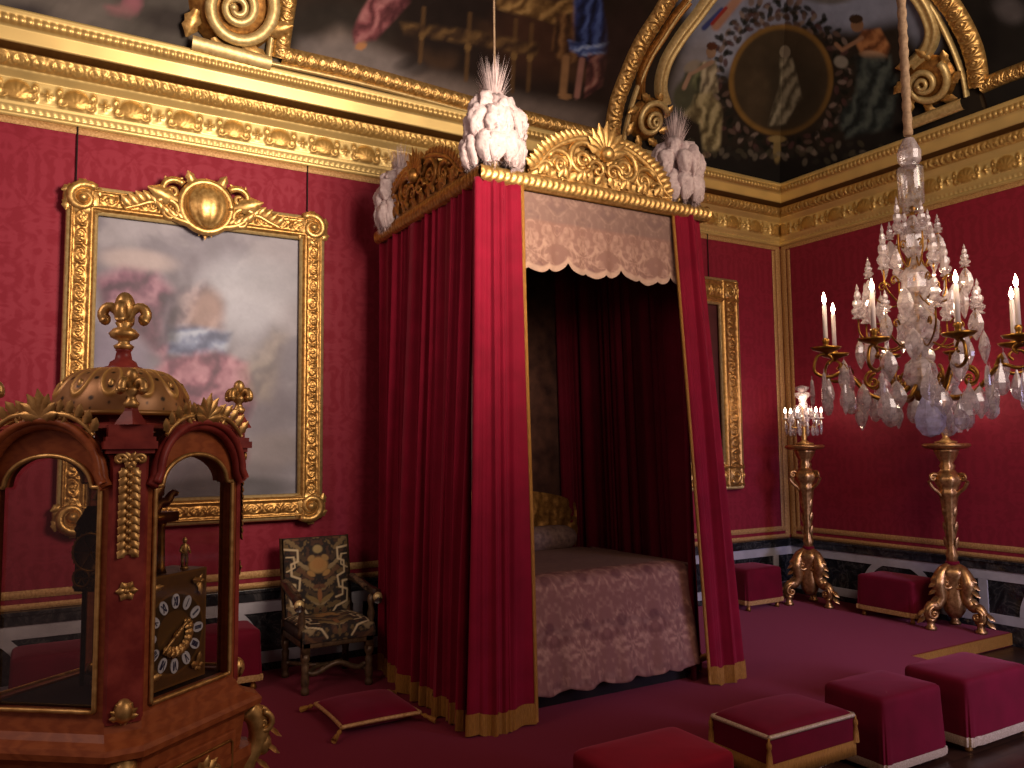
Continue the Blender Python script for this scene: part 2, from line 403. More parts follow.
# dais: a red carpeted step with a gold galloon along its front edge
DY = 4.43
d = thing('carpeted_dais', 'low red carpeted dais under the canopy bed, edged with gold galloon', 'dais', (3, 5.6, FLZ))
def slab(x0, y0, x1, y1, xs, ys, z0, z1):
    pl = [(x0, y0), (xs, y0), (xs, ys), (x1, ys), (x1, y1), (x0, y1)]; n = 6
    return MB().add([(x, y, z) for z in (z0, z1) for x, y in pl], [tuple(range(n))[::-1], tuple(range(n, 2*n))]+[(k, (k+1) % n, n+(k+1) % n, n+k) for k in range(n)])
part('carpet', slab(-2.5, 3.74, XR-.02, YB-.02, 6.66, DY, FLZ, 0), CARPET, d, bevel=.008, smooth=False)
part('galloon', MB().box((6.66, DY-.012, -.115), (XR-.02, DY, -.004)).box((6.66, 3.74, -.115), (6.672, DY-.012, -.004)).box((-2.5, 3.728, -.115), (6.672, 3.74, -.004)), FRINGE, d, smooth=False, label='gold fringe edging')

# ---- gilded galloon strips on the damask
def strip(mb, x0, x1, axis, z0, z1, vertical=False, th=.012):
    if axis == 'b': mb.box((x0, YB-th, z0), (x1, YB, z1))
    else: mb.box((XR-th, x0, z0), (XR, x1, z1))
def rope(mb, p0, p1, w, n_in):
    pts = resample(np.array([p0, p1]), max(12, int(np.linalg.norm(np.array(p1)-np.array(p0))/.02)))
    ribbon(mb, pts, n_in, w, lambda v: .006+.008*np.sin(PI*v), lambda u, v: np.sin(u*2*PI/.05+6*v)*np.sin(PI*v), .004, 9)
mb = MB(); nb = (0, -1, 0); nr = (-1, 0, 0); y_ = YB-.002; x_ = XR-.002
for z, w in ((4.40, .055), (.80, .06), (.71, .045)):
    rope(mb, (-2.5, y_, z), (XR-.03, y_, z), w, nb)
rope(mb, (XR-.055, y_, .72), (XR-.055, y_, 4.4), .085, nb)
rope(mb, (XR-.135, y_, .82), (XR-.135, y_, 4.36), .06, nb)
struct('trim_1', mb, GALLOON, smooth=True)
mb = MB()
for z, w in ((4.40, .055), (.80, .06), (.71, .045)):
    rope(mb, (x_, -1.5, z), (x_, YB-.03, z), w, nr)
rope(mb, (x_, YB-.055, .72), (x_, YB-.055, 4.4), .085, nr)
rope(mb, (x_, YB-.135, .82), (x_, YB-.135, 4.36), .06, nr)
struct('trim_2', mb, GALLOON, smooth=True)
# seams where the hangings are joined
# ---- dado of black and white marble
def dado(wall, a0, a1, posts, arcs):
    blk, wht = MB(), MB()
    def bx(m, s0, s1, z0, z1, th):
        if wall == 'b': m.box((s0, YB-th, z0), (s1, YB, z1))
        else: m.box((XR-th, s0, z0), (XR, s1, z1))
    bx(blk, a0, a1, FLZ, .62, .025); bx(blk, a0, a1, .585, .67, .06); bx(blk, a0, a1, FLZ, .06, .045); bx(blk, a0, a1, .655, .685, .075)
    bx(wht, a0, a1, .48, .585, .04); bx(wht, a0, a1, .06, .155, .04)
    for p in posts: bx(wht, p-.045, p+.045, .155, .48, .04)
    for c, r in arcs:
        th = np.linspace(0, PI, 28)
        n_in = (0, -1, 0) if wall == 'b' else (-1, 0, 0)
        pts = [(c+r*math.cos(t), YB-.03, .155+(.40)*math.sin(t)) if wall == 'b' else (XR-.03, c+r*math.cos(t), .155+.40*math.sin(t)) for t in th]
        ribbon(wht, pts, n_in, .075, lambda v: .012+0*v)
    return blk, wht
b1, w1 = dado('b', -2.5, XR, (.62, 2.55, 7.98), ((1.26, .40), (-.4, .4)))
struct('baseboard_back', b1, MARBLE, bevel=.004); struct('trim_3', w1, WHITE, bevel=.003)
b2, w2 = dado('r', -1.5, YB, (6.85, 4.68, 3.2), ((5.62, .42), (3.9, .4)))
struct('baseboard_right', b2, MARBLE, bevel=.004); struct('trim_4', w2, WHITE, bevel=.003)

# ---- carved cornice
CD, CZ0, CZ1 = .36, 4.43, 5.12
prof = [(0, 4.43), (.02, 4.43), (.03, 4.46), (.015, 4.465), (.03, 4.50), (.045, 4.52), (.045, 4.535),          # fillets
        (.05, 4.54), (.06, 4.72),                                                                             # shell frieze
        (.075, 4.725), (.08, 4.745), (.10, 4.75), (.105, 4.77), (.11, 4.78), (.17, 4.875),                    # leaf band
        (.18, 4.88), (.19, 4.885), (.27, 4.895), (.285, 4.90), (.30, 4.975), (.305, 5.0),                     # corona
        (.315, 5.005), (.32, 5.015), (.35, 5.075), (.355, 5.08), (.36, 5.12), (.22, 5.13)]
prof = np.array(prof)
def resprof(p, step):
    out = [p[0]]
    for a, b in zip(p[:-1], p[1:]):
        n = max(1, int(np.hypot(*(b-a))/step))
        for k in range(1, n+1): out.append(a+(b-a)*k/n)
    return np.array(out)
PR = resprof(prof, .011)
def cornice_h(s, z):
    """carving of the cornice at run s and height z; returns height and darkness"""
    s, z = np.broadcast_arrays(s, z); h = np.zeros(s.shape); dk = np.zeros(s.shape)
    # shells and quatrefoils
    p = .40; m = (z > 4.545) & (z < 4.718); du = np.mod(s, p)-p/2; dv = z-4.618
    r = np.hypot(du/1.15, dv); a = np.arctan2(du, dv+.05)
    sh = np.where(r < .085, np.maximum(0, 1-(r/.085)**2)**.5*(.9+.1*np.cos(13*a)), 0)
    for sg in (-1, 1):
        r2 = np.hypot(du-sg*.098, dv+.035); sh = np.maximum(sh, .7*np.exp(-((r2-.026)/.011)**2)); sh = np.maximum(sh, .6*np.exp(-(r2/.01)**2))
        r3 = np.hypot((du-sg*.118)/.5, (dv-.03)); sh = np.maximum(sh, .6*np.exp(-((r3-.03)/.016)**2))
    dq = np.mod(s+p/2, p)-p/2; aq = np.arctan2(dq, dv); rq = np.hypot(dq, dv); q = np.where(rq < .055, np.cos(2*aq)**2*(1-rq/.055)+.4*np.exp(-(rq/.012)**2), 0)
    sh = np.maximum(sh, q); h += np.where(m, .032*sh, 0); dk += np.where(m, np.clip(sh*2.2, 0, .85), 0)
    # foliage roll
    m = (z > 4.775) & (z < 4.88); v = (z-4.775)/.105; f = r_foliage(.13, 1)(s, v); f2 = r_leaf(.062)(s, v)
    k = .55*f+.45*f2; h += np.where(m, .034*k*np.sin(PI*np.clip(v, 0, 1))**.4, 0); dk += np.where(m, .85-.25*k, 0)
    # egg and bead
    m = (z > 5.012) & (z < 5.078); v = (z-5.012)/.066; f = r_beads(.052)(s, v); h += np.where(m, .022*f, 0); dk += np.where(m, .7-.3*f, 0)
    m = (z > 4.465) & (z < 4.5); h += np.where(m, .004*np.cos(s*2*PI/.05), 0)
    m = (z >= 4.880) & (z <= 4.898); dk += np.where(m, 1.2, 0)  # shadow under the corona, painted into the gilding as a dark line
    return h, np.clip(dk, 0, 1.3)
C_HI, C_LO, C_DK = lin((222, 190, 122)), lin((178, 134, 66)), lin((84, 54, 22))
def cornice(wall):
    N = 1000 if wall == 'b' else 900
    a = np.linspace(0, 1, N)[:, None]; dd = PR[:, 0][None]; zz = PR[:, 1][None]
    tang = np.gradient(PR, axis=0); nrm = np.stack([tang[:, 1], -tang[:, 0]], -1); nrm /= np.linalg.norm(nrm, axis=1)[:, None]+1e-9
    s0 = -2.5 if wall == 'b' else -1.5; end = (XR if wall == 'b' else YB)-dd
    s = s0+a*(end-s0); h, dk = cornice_h(end[:, :1]*0+s, zz+0*s)
    fade = np.clip((end-s)/.05, 0, 1); h = h*fade
    D = dd+nrm[:, 0][None]*h; Z = zz+nrm[:, 1][None]*h
    P = np.stack([s, YB-D, Z], -1) if wall == 'b' else np.stack([XR-D, s, Z], -1)
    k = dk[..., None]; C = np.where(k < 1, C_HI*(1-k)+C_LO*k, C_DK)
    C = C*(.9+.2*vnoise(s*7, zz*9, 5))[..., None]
    return MB().grid(P, C=C)
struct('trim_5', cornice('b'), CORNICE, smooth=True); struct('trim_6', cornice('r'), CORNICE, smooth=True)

# ================================================================ coved ceiling
CR_, PH0 = 4.0, math.radians(25); CDB, CZB = .24, 5.12
def cove(t):
    ph = PH0+(PI/2-PH0)*np.asarray(t, float)
    return CDB+CR_*(math.cos(PH0)-np.cos(ph)), CZB+CR_*(np.sin(ph)-math.sin(PH0)), ph
def cove_pt(wall, s, t, off=0.):
    d, z, ph = cove(t); d = d+off*np.sin(PI/2-ph+0)*1.0; z = z-off*np.sin(ph)
    s = np.asarray(s, float)
    if wall == 'b': return np.stack(np.broadcast_arrays(s, YB-d, z), -1)
    return np.stack(np.broadcast_arrays(XR-d, s, z), -1)
def cove_n(wall, t):
    _, _, ph = cove(t); c, n = np.cos(ph), np.sin(ph)
    return np.stack(np.broadcast_arrays(0*c, -c, -n), -1) if wall == 'b' else np.stack(np.broadcast_arrays(-c, 0*c, -n), -1)
def on_cove(px, py, wall=None):
    """where a sight line meets the cove: (wall, s, t)"""
    dr = ray(px, py); best = None
    for w in ('b', 'r'):
        ts = np.linspace(0, 1, 2001); d, z, _ = cove(ts)
        k = (YB-d)/dr[1] if w == 'b' else (XR-d)/dr[0]
        e = EYE[2]+k*dr[2]-z; sg = np.where(np.diff(np.sign(e)) != 0)[0]
        if len(sg) == 0: continue
        t = ts[sg[0]]; kk = k[sg[0]]; s = kk*dr[0] if w == 'b' else kk*dr[1]
        if wall is None or w == wall:
            if best is None or kk < best[3]: best = (w, s, t, kk)
    if best is None: return (wall or 'b', 0, 0)
    return best[:3]
def cove_path(pts, wall, n):
    st = np.array([on_cove(x, y, wall)[1:] for x, y in pts]); q = smoothpath(st, n)
    return cove_pt(wall, q[:, 0], q[:, 1]), cove_n(wall, q[:, 1]), q
# carcase of the vault
def vault(wall):
    t = np.linspace(0, 1, 60)[None]; d, _, _ = cove(t); s0 = -2.5 if wall == 'b' else -1.5
    end = (XR if wall == 'b' else YB)-d; s = s0+np.linspace(0, 1, 60)[:, None]*(end-s0)
    return MB().grid(cove_pt(wall, s, t+0*s, -.03))
STONE = noisy('umber_vault', (60, 44, 26), (92, 70, 42), 3, .6, 0, .1)
struct('ceiling', vault('b'), STONE, smooth=True); struct('ceiling.001', vault('r'), STONE, smooth=True)
zt = float(cove(1.)[1]); dt = float(cove(1.)[0])
struct('ceiling.002', MB().box((-2.5, -1.5, zt+.03), (XR-dt+.1, YB-dt+.1, zt+.1)), STONE)

def pix(P):
    q = (P-EYE) @ M; return 512+804*q[..., 0]/-q[..., 2], 384-804*q[..., 1]/-q[..., 2]
def cove_grid(wall, s0, s1, t1, ns, nt, mitre=False, off=.004):
    t = np.linspace(0, t1, nt)[None]; d, _, _ = cove(t)
    if mitre:
        end = (XR if wall == 'b' else YB)-d; s = s0+np.linspace(0, 1, ns)[:, None]*(end-s0)
    else: s = np.linspace(s0, s1, ns)[:, None]+0*t
    P = cove_pt(wall, s, t+0*s, 0); P = P+off*cove_n(wall, t+0*s); return P, s, t+0*s
def keep(P, mask):
    m = mask; return m[:-1, :-1] & m[1:, :-1] & m[1:, 1:] & m[:-1, 1:]

# boundaries (in sight-line measurements of the photograph, turned into points of the vault)
ARC_L = [(611, 142), (616, 105), (627, 74), (641, 43), (658, 16), (673, -8), (700, -40), (740, -70)]
ARC_R = [(979, 86), (977, 66), (972, 46), (962, 24), (949, 3), (934, -14), (912, -34), (880, -55)]

# --- the corner painting, one canvas carried round the corner of the vault
def corner_canvas(X, Y):
    c = Canvas(X, Y, (40, 32, 26))
    c.poly([(640, -80), (980, -80), (930, 60), (900, 20), (850, 30), (800, 25), (745, 40), (700, 90), (680, 90), (690, 20)], (120, 122, 140), 20)
    c.ell(720, 45, 26, 30, (138, 140, 156), 20, .8, .9); c.ell(838, 5, 40, 22, (126, 130, 150), 0, .8, .9)
    c.ell(690, 75, 16, 40, (120, 112, 112), 20, .8, .7)
    c.poly([(650, 175), (690, 140), (740, 150), (775, 158), (830, 150), (900, 100), (930, 90), (930, 220), (650, 220)], (30, 26, 24), 16)
    for k in range(210):                                        # the flower garland round the medallion
        a = k*.41; r = 1.12+.36*((k*.618) % 1); x, y = 781+50*r*math.cos(a), 80+54*r*math.sin(a)
        c.ell(x, y, 4.4, 2.4, [(34, 32, 26), (24, 24, 18), (84, 66, 58), (44, 38, 32), (72, 48, 46), (112, 96, 88), (30, 28, 24)][k % 7], k*30, .7, .9)
    for k in range(36):
        a = k*.7; x, y = 745+70*((k*.618) % 1), 10+22*math.sin(a); c.ell(x, y, 4, 3, [(30, 28, 22), (70, 50, 40), (110, 90, 80)][k % 3], k*20, .7, .85)
    # medallion: plain brown cameo with a pale draped shape
    c.ell(781, 80, 52, 56, (116, 86, 44), 14, .06); c.ell(781, 80, 47, 51, (62, 50, 36), 14, .1); c.ell(790, 90, 34, 40, (52, 43, 32), 0, .8)
    c.ell(785, 52, 5.5, 6.5, (116, 104, 88)); c.drape([(780, 58), (792, 58), (798, 80), (802, 98), (794, 108), (786, 124), (768, 126), (774, 104), (780, 86)], (70, 62, 48), (112, 102, 84), (146, 136, 114), .45, .25, 4, 8)
    c.ell(758, 92, 12, 26, (72, 58, 42), 0, .9, .7)
    # two seated draped figures
    c.ell(711, 52, 5, 6, (132, 104, 84)); c.ell(712, 46, 5.5, 4, (76, 44, 30)); c.drape([(700, 62), (716, 60), (718, 92), (702, 100), (692, 92)], (96, 84, 66), (150, 136, 110), (184, 170, 140), .5, .2, 4, 3); c.drape([(688, 64), (702, 64), (700, 100), (684, 104), (678, 92)], (46, 48, 34), (84, 86, 60), (118, 116, 84), .4, .2, 5, 5)
    c.drape([(686, 96), (712, 92), (722, 108), (720, 150), (704, 154), (700, 124), (684, 116)], (82, 70, 48), (138, 124, 90), (176, 160, 122), .45, .15, 5, 9); c.ell(684, 96, 11, 16, (72, 70, 54), 10, .6); c.line([(712, 62), (690, 74), (684, 88)], 3.2, (146, 116, 96))
    c.ell(706, 155, 5, 3, (132, 108, 88)); c.ell(692, 66, 9, 5, (128, 116, 104), -30, .6)
    c.ell(857, 25, 6.5, 7, (120, 88, 66)); c.ell(856, 19, 7, 4.5, (54, 38, 28)); c.drape([(862, 30), (880, 28), (890, 46), (886, 58), (862, 56), (856, 44)], (88, 52, 32), (138, 88, 54), (168, 116, 76), .3, .3, 4, 2); c.ell(874, 56, 14, 5, (148, 116, 92), 10, .5)
    c.drape([(856, 56), (890, 56), (900, 90), (890, 128), (846, 138), (836, 118), (856, 92)], (28, 32, 32), (58, 64, 62), (84, 90, 84), .3, .12, 8, 6); c.line([(862, 38), (842, 50), (836, 44)], 3, (132, 98, 76)); c.ell(841, 62, 7, 6, (130, 122, 112), 20, .5)
    c.line([(716, 26), (740, -4), (760, -10)], 7, (150, 110, 92)); c.line([(704, 28), (722, 10)], 4, (56, 62, 110)); c.line([(712, 24), (726, 8)], 2.5, (132, 44, 40))
    c.ell(806, -8, 22, 7, (110, 52, 44), 0, .7); c.ell(830, -2, 22, 6, (100, 96, 96), 0, .8)
    c.ell(777, 150, 4, 13, (120, 100, 64), 0, .5); c.ell(777, 139, 9, 3.5, (132, 110, 70), 0, .5)
    for k in range(46):
        x, y = 690+((k*.618) % 1)*200, 150+((k*.37) % 1)*16-.10*abs(((k*.618) % 1)*200-90); c.ell(x, y, 4, 2.6, [(72, 66, 52), (104, 94, 82), (44, 40, 34)][k % 3], k*15, .7, .6)
    c.grain(.12, .22, 4); return c.c
cp = thing('ceiling_painting', 'corner ceiling painting with oval brown medallion, garland and two seated draped figures', 'painting', (XR-.4, YB-.4, 5.15))
for w, arc in (('b', ARC_L), ('r', ARC_R)):
    P, s, t = cove_grid(w, 5.2 if w == 'b' else 4.0, 0, .62, 300, 190, True)
    X, Y = pix(P); st = np.array([on_cove(x, y, w)[1:] for x, y in arc])
    lim = np.interp(t, st[:, 1], st[:, 0]); part('painted_canvas', MB().grid(P, C=corner_canvas(X, Y), mask=keep(P, s > lim+.02)), FRESCO, cp)

# --- the long painting over the bed wall: dark interior with draped shapes
def mid_canvas(X, Y):
    c = Canvas(X, Y, (42, 31, 25))
    c.ell(520, 40, 120, 70, (34, 24, 20), 15, .9); c.ell(330, 30, 60, 30, (40, 34, 30), 0, .9)
    c.poly([(280, 60), (340, 28), (430, 72), (520, 98), (600, 112), (600, 140), (440, 104), (300, 62)], (112, 98, 92), 24, .8)
    c.poly([(300, 40), (350, 40), (420, 66), (400, 84), (300, 60)], (112, 104, 104), 22, .5)
    for k in range(26):
        c.ell(400+((k*.618) % 1)*200, -10+((k*.37) % 1)*90, 6+10*((k*.77) % 1), 4+12*((k*.29) % 1), [(70, 48, 32), (28, 20, 18), (86, 62, 44), (52, 34, 28)][k % 4], k*33, .9, .55)
    c.ell(545, 36, 50, 40, (58, 36, 26), 0, .9); c.ell(440, 20, 40, 40, (30, 21, 18), 0, .9)
    for x, y0, y1 in ((424, 8, 62), (470, 14, 80), (516, 20, 92), (532, 24, 90)): c.line([(x, y0), (x-4, y1)], 3.2, (84, 60, 36), .75); c.ell(x-2, (y0+y1)/2, 3.4, 4.5, (104, 78, 46), 0, .6)
    c.drape([(400, 22), (470, 30), (540, 44), (536, 56), (470, 44), (404, 34)], (50, 34, 24), (80, 58, 36), (112, 84, 50), .2, .3, 6, 3, .8)
    c.drape([(362, 10), (382, -20), (404, -24), (410, 2), (392, 22), (376, 40), (354, 44), (352, 32)], (72, 36, 40), (124, 70, 74), (162, 108, 108), .3, .22, 5, 5)
    c.ell(361, 46, 6, 4, (150, 104, 70), -20, .5)
    c.drape([(498, -10), (556, 2), (574, -2), (578, 14), (556, 24), (520, 14), (496, 8)], (80, 56, 30), (128, 96, 56), (166, 132, 82), .2, .4, 5, 7)
    c.drape([(556, 14), (576, 12), (578, 60), (564, 66), (552, 50)], (50, 32, 22), (92, 62, 38), (124, 90, 56), .5, .05, 5, 2); c.line([(566, 58), (563, 92)], 5.5, (126, 92, 62)); c.ell(565, 96, 7, 3.4, (126, 92, 62), 10, .5)
    c.drape([(574, -30), (598, -30), (604, 14), (610, 54), (596, 66), (574, 52)], (18, 22, 44), (40, 50, 96), (76, 94, 148), .5, .08, 5, 4); c.drape([(568, 40), (590, 46), (610, 42), (606, 54), (586, 56), (570, 50)], (40, 50, 92), (92, 108, 158), (150, 164, 196), .2, .5, 3, 6)
    c.line([(582, 60), (577, 96)], 4.4, (132, 92, 82)); c.drape([(588, 54), (610, 54), (602, 86), (584, 98)], (60, 34, 34), (112, 68, 62), (152, 116, 104), .4, .2, 4, 8)
    c.ell(624, 50, 22, 50, (44, 30, 26), 10, .8); c.ell(470, -20, 60, 14, (70, 46, 34), 10, .9)
    c.grain(.1, .25, 9); return c.c
st = np.array([on_cove(x, y, 'b')[1:] for x, y in ARC_L])
sL = on_cove(286, 45, 'b')
xl = [(286, 45), (290, 0), (296, -50)]; stl = np.array([on_cove(x, y, 'b')[1:] for x, y in xl])
P, s, t = cove_grid('b', 1.2, 7.2, .62, 420, 130); X, Y = pix(P)
lo = np.interp(t, stl[:, 1], stl[:, 0]); hi = np.interp(t, st[:, 1], st[:, 0])
o = single('ceiling_painting', MB().grid(P, C=mid_canvas(X, Y), mask=keep(P, (s > lo) & (s < hi+.02))), FRESCO, 'long dark ceiling painting with draped shapes above the canopy bed', 'painting', smooth=True)
# --- the painting at the far left and the one at the far right
def left_canvas(X, Y):
    c = Canvas(X, Y, (74, 68, 64)); c.ell(60, 10, 60, 26, (96, 88, 84), 10, .9); c.ell(132, 4, 10, 12, (132, 84, 92), 20, .6); c.ell(120, 10, 16, 5, (118, 84, 86), 10, .6)
    c.ell(170, 20, 30, 12, (54, 48, 46), 10, .9); c.ell(20, 16, 30, 12, (60, 54, 56), 0, .9); c.grain(.12, .25, 2); return c.c
P, s, t = cove_grid('b', -2.5, 1.6, .62, 160, 80); X, Y = pix(P)
xl2 = [(190, 41), (193, 10), (196, -40)]; st2 = np.array([on_cove(x, y, 'b')[1:] for x, y in xl2])
single('ceiling_painting', MB().grid(P, C=left_canvas(X, Y), mask=keep(P, s < np.interp(t, st2[:, 1], st2[:, 0]))), FRESCO, 'grey ceiling painting at the far left, left of the gilded volute', 'painting', smooth=True)
def right_canvas(X, Y):
    c = Canvas(X, Y, (30, 26, 24)); c.ell(1010, 10, 16, 12, (84, 78, 80), 30, .9, .8); c.ell(985, 40, 14, 26, (22, 19, 18), 0, .9); c.grain(.12, .25, 6); return c.c
str_ = np.array([on_cove(x, y, 'r')[1:] for x, y in ARC_R])
P, s, t = cove_grid('r', -1., 5.4, .62, 160, 80); X, Y = pix(P)
single('ceiling_painting', MB().grid(P, C=right_canvas(X, Y), mask=keep(P, s < np.interp(t, str_[:, 1], str_[:, 0])-.02)), FRESCO, 'dark ceiling painting at the far right edge beyond the gilded arch', 'painting', smooth=True)

# --- gilded frames of the vault
def band(mb, pts, wall, w, h, rel=None, A=.02, n=160, nv=15, off=0.):
    P, N, q = cove_path(pts, wall, n); ribbon(mb, P+N*off, N, w, p_ogee(h), rel, A, nv)
def frame_thing(label, loc): return thing('ceiling_frame', label, 'frame', loc, 'gilded mouldings of the painted vault')
f1 = frame_thing('gilded moulding round the long dark painting above the bed', (3, 6.6, 5.2))
mb = MB(); band(mb, [(281, 55), (340, 68), (400, 84), (469, 103), (530, 119), (606, 138)], 'b', .15, .05, r_foliage(.1), .03, 420); part('frame_rail', mb, GOLD, f1)
mb = MB(); band(mb, [(280, 58), (285, 20), (288, 0), (294, -40), (300, -70)], 'b', .15, .05, r_foliage(.1), .03, 120); part('frame_rail', mb, GOLD, f1)
mb = MB(); band(mb, [(268, 60), (272, 30), (276, 0), (284, -50)], 'b', .06, .04); band(mb, [(266, 62), (340, 78), (400, 93), (470, 112), (540, 130), (600, 147)], 'b', .05, .04); part('outer_fillet', mb, GOLDP, f1)
f2 = frame_thing('gilded arch carved with leaves left of the corner painting', (6, 6.6, 5.2))
mb = MB(); band(mb, ARC_L, 'b', .20, .06, r_foliage(.13), .04, 260, 19); part('carved_band', mb, GOLD, f2)
IL = [(621, 150), (628, 116), (638, 84), (652, 54), (668, 28), (684, 4), (712, -26), (750, -56)]
mb = MB(); band(mb, IL, 'b', .06, .05); part('inner_fillet', mb, GOLDP, f2)
VL = [(664, 104), (660, 86), (665, 62), (679, 38), (697, 14), (712, -6), (735, -28), (770, -50)]
mb = MB(); band(mb, VL, 'b', .17, .08, lambda u, v: -np.cos(v*4*PI), .012, 160, 17); part('sweeping_rib', mb, GOLDP, f2)
VL2 = [(640, 98), (641, 76), (650, 54), (662, 36), (672, 20), (688, 0)]
mb = MB(); band(mb, VL2, 'b', .13, .05, lambda u, v: -np.cos(v*4*PI), .012, 120, 15); part('sweeping_rib', mb, GOLDD, f2)
f3 = frame_thing('gilded arch carved with leaves right of the corner painting', (7.9, 5, 5.2))
mb = MB(); band(mb, ARC_R[::-1], 'r', .20, .06, r_foliage(.13), .04, 260, 19); part('carved_band', mb, GOLD, f3)
IR = [(967, 96), (964, 78), (958, 60), (947, 34), (932, 6), (916, -12), (894, -32), (866, -52)]
mb = MB(); band(mb, IR[::-1], 'r', .06, .05); part('inner_fillet', mb, GOLDP, f3)
VR = [(914, 64), (928, 48), (933, 31), (929, 14), (919, -4), (905, -18), (880, -36)]
mb = MB(); band(mb, VR[::-1], 'r', .17, .08, lambda u, v: -np.cos(v*4*PI), .012, 160, 17); part('sweeping_rib', mb, GOLDP, f3)
f4 = frame_thing('gilded moulding under the dark painting at the far right', (7.9, 4, 5.2))
mb = MB(); band(mb, [(982, 86), (1000, 78), (1024, 69), (1060, 55), (1100, 38)], 'r', .15, .05, r_foliage(.1), .03, 160); part('frame_rail', mb, GOLD, f4)
# scrolls on their blocks
def vault_scroll(px, py, wall, R, label, blk, dirn=1):
    w, s, t = on_cove(px, py, wall); c = cove_pt(w, s, t); n = cove_n(w, t)
    ax = np.array((1, 0, 0) if w == 'b' else (0, -1, 0), float); ay = np.cross(n, ax)
    if ay[2] < 0: ay = -ay
    th = thing('volute_bracket', label, 'bracket', tuple(c), 'gilded volutes of the vault')
    mb = MB(); nn = 90; tt = np.linspace(0, 1, nn); a = dirn*2*PI*2.6*tt+.6; r = R*(.12/1)**tt
    p = c+n*(.10+.10*tt[:, None])+np.outer(r*np.cos(a), ax)+np.outer(r*np.sin(a), ay)
    mb.tube(p, R*.17*(1-.6*tt), 8); mb.blob(p[-1], (R*.1,)*3, 8, 6); part('scroll', mb, GOLDP, th)
    mb = MB()
    th_ = np.linspace(0, 2*PI, 40, endpoint=False); rr = np.linspace(0, 1, 8)
    D = c+n*.0+(R*1.12*rr[None, :, None])*(np.cos(th_)[:, None, None]*ax+np.sin(th_)[:, None, None]*ay)+(.10*(1-rr**4))[None, :, None]*n
    mb.grid(D, cu=True); part('backing_disc', mb, GOLDD, th)
    mb = MB()
    for k in range(8):
        a = k*PI/4+.3; leaf(mb, c+n*.06+R*.95*(math.cos(a)*ax+math.sin(a)*ay), math.cos(a+1)*ax+math.sin(a+1)*ay, n, R*.75, R*.4, .3)
    part('acanthus_leaves', mb, GOLD, th)
    A = [np.array(cove_pt(w, *on_cove(x, y, w)[1:])) for x, y in blk]; mb = MB()
    q = resample(np.array(A), 12); ribbon(mb, q, n, .12, lambda v: .10+.05*np.sin(PI*v)**.3); part('plinth_block', mb, GOLDP, th)
vault_scroll(646, 119, 'b', .215, 'gilded volute left of the corner painting, above the right bed plume', [(614, 146), (664, 159)])
vault_scroll(930, 80, 'r', .24, 'gilded volute right of the corner painting, beside the chandelier cord', [(912, 122), (968, 100)], -1)
vault_scroll(234, 6, 'b', .32, 'large gilded volute at the top left between two ceiling paintings', [(190, 41), (268, 62)], -1)
# ================================================================ the canopy bed
BX0, BX1, BY0, BY1, TZ = 2.60, 4.62, 4.74, 6.66, 3.68
bed = thing('canopy_bed', 'tall royal canopy bed with gilded crested tester and white plumes, against the damask wall', 'bed', ((BX0+BX1)/2, (BY0+BY1)/2, 0))
Xv, Yv, Zv = np.array((1., 0, 0)), np.array((0, 1., 0)), np.array((0, 0, 1.))
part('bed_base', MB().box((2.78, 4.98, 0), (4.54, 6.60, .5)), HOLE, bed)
part('mattress', MB().box((2.80, 5.0, .5), (4.52, 6.58, .86)), WHITE, bed, bevel=.05)
mb = MB()
for x, y in ((2.70, 4.90), (4.55, 4.90), (2.70, 6.58), (4.56, 6.58)):
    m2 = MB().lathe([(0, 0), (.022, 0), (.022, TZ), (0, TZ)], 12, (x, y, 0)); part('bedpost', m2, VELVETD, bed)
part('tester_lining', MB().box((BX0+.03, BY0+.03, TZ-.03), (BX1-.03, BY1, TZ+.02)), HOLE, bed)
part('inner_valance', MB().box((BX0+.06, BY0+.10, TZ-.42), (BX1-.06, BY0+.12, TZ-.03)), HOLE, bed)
part('back_cloth', MB().box((2.68, 6.62, .3), (4.66, 6.65, TZ-.03)), noisy('brown_brocade', (58, 30, 24), (104, 66, 50), 9, .7, 0, .3, .004), bed)
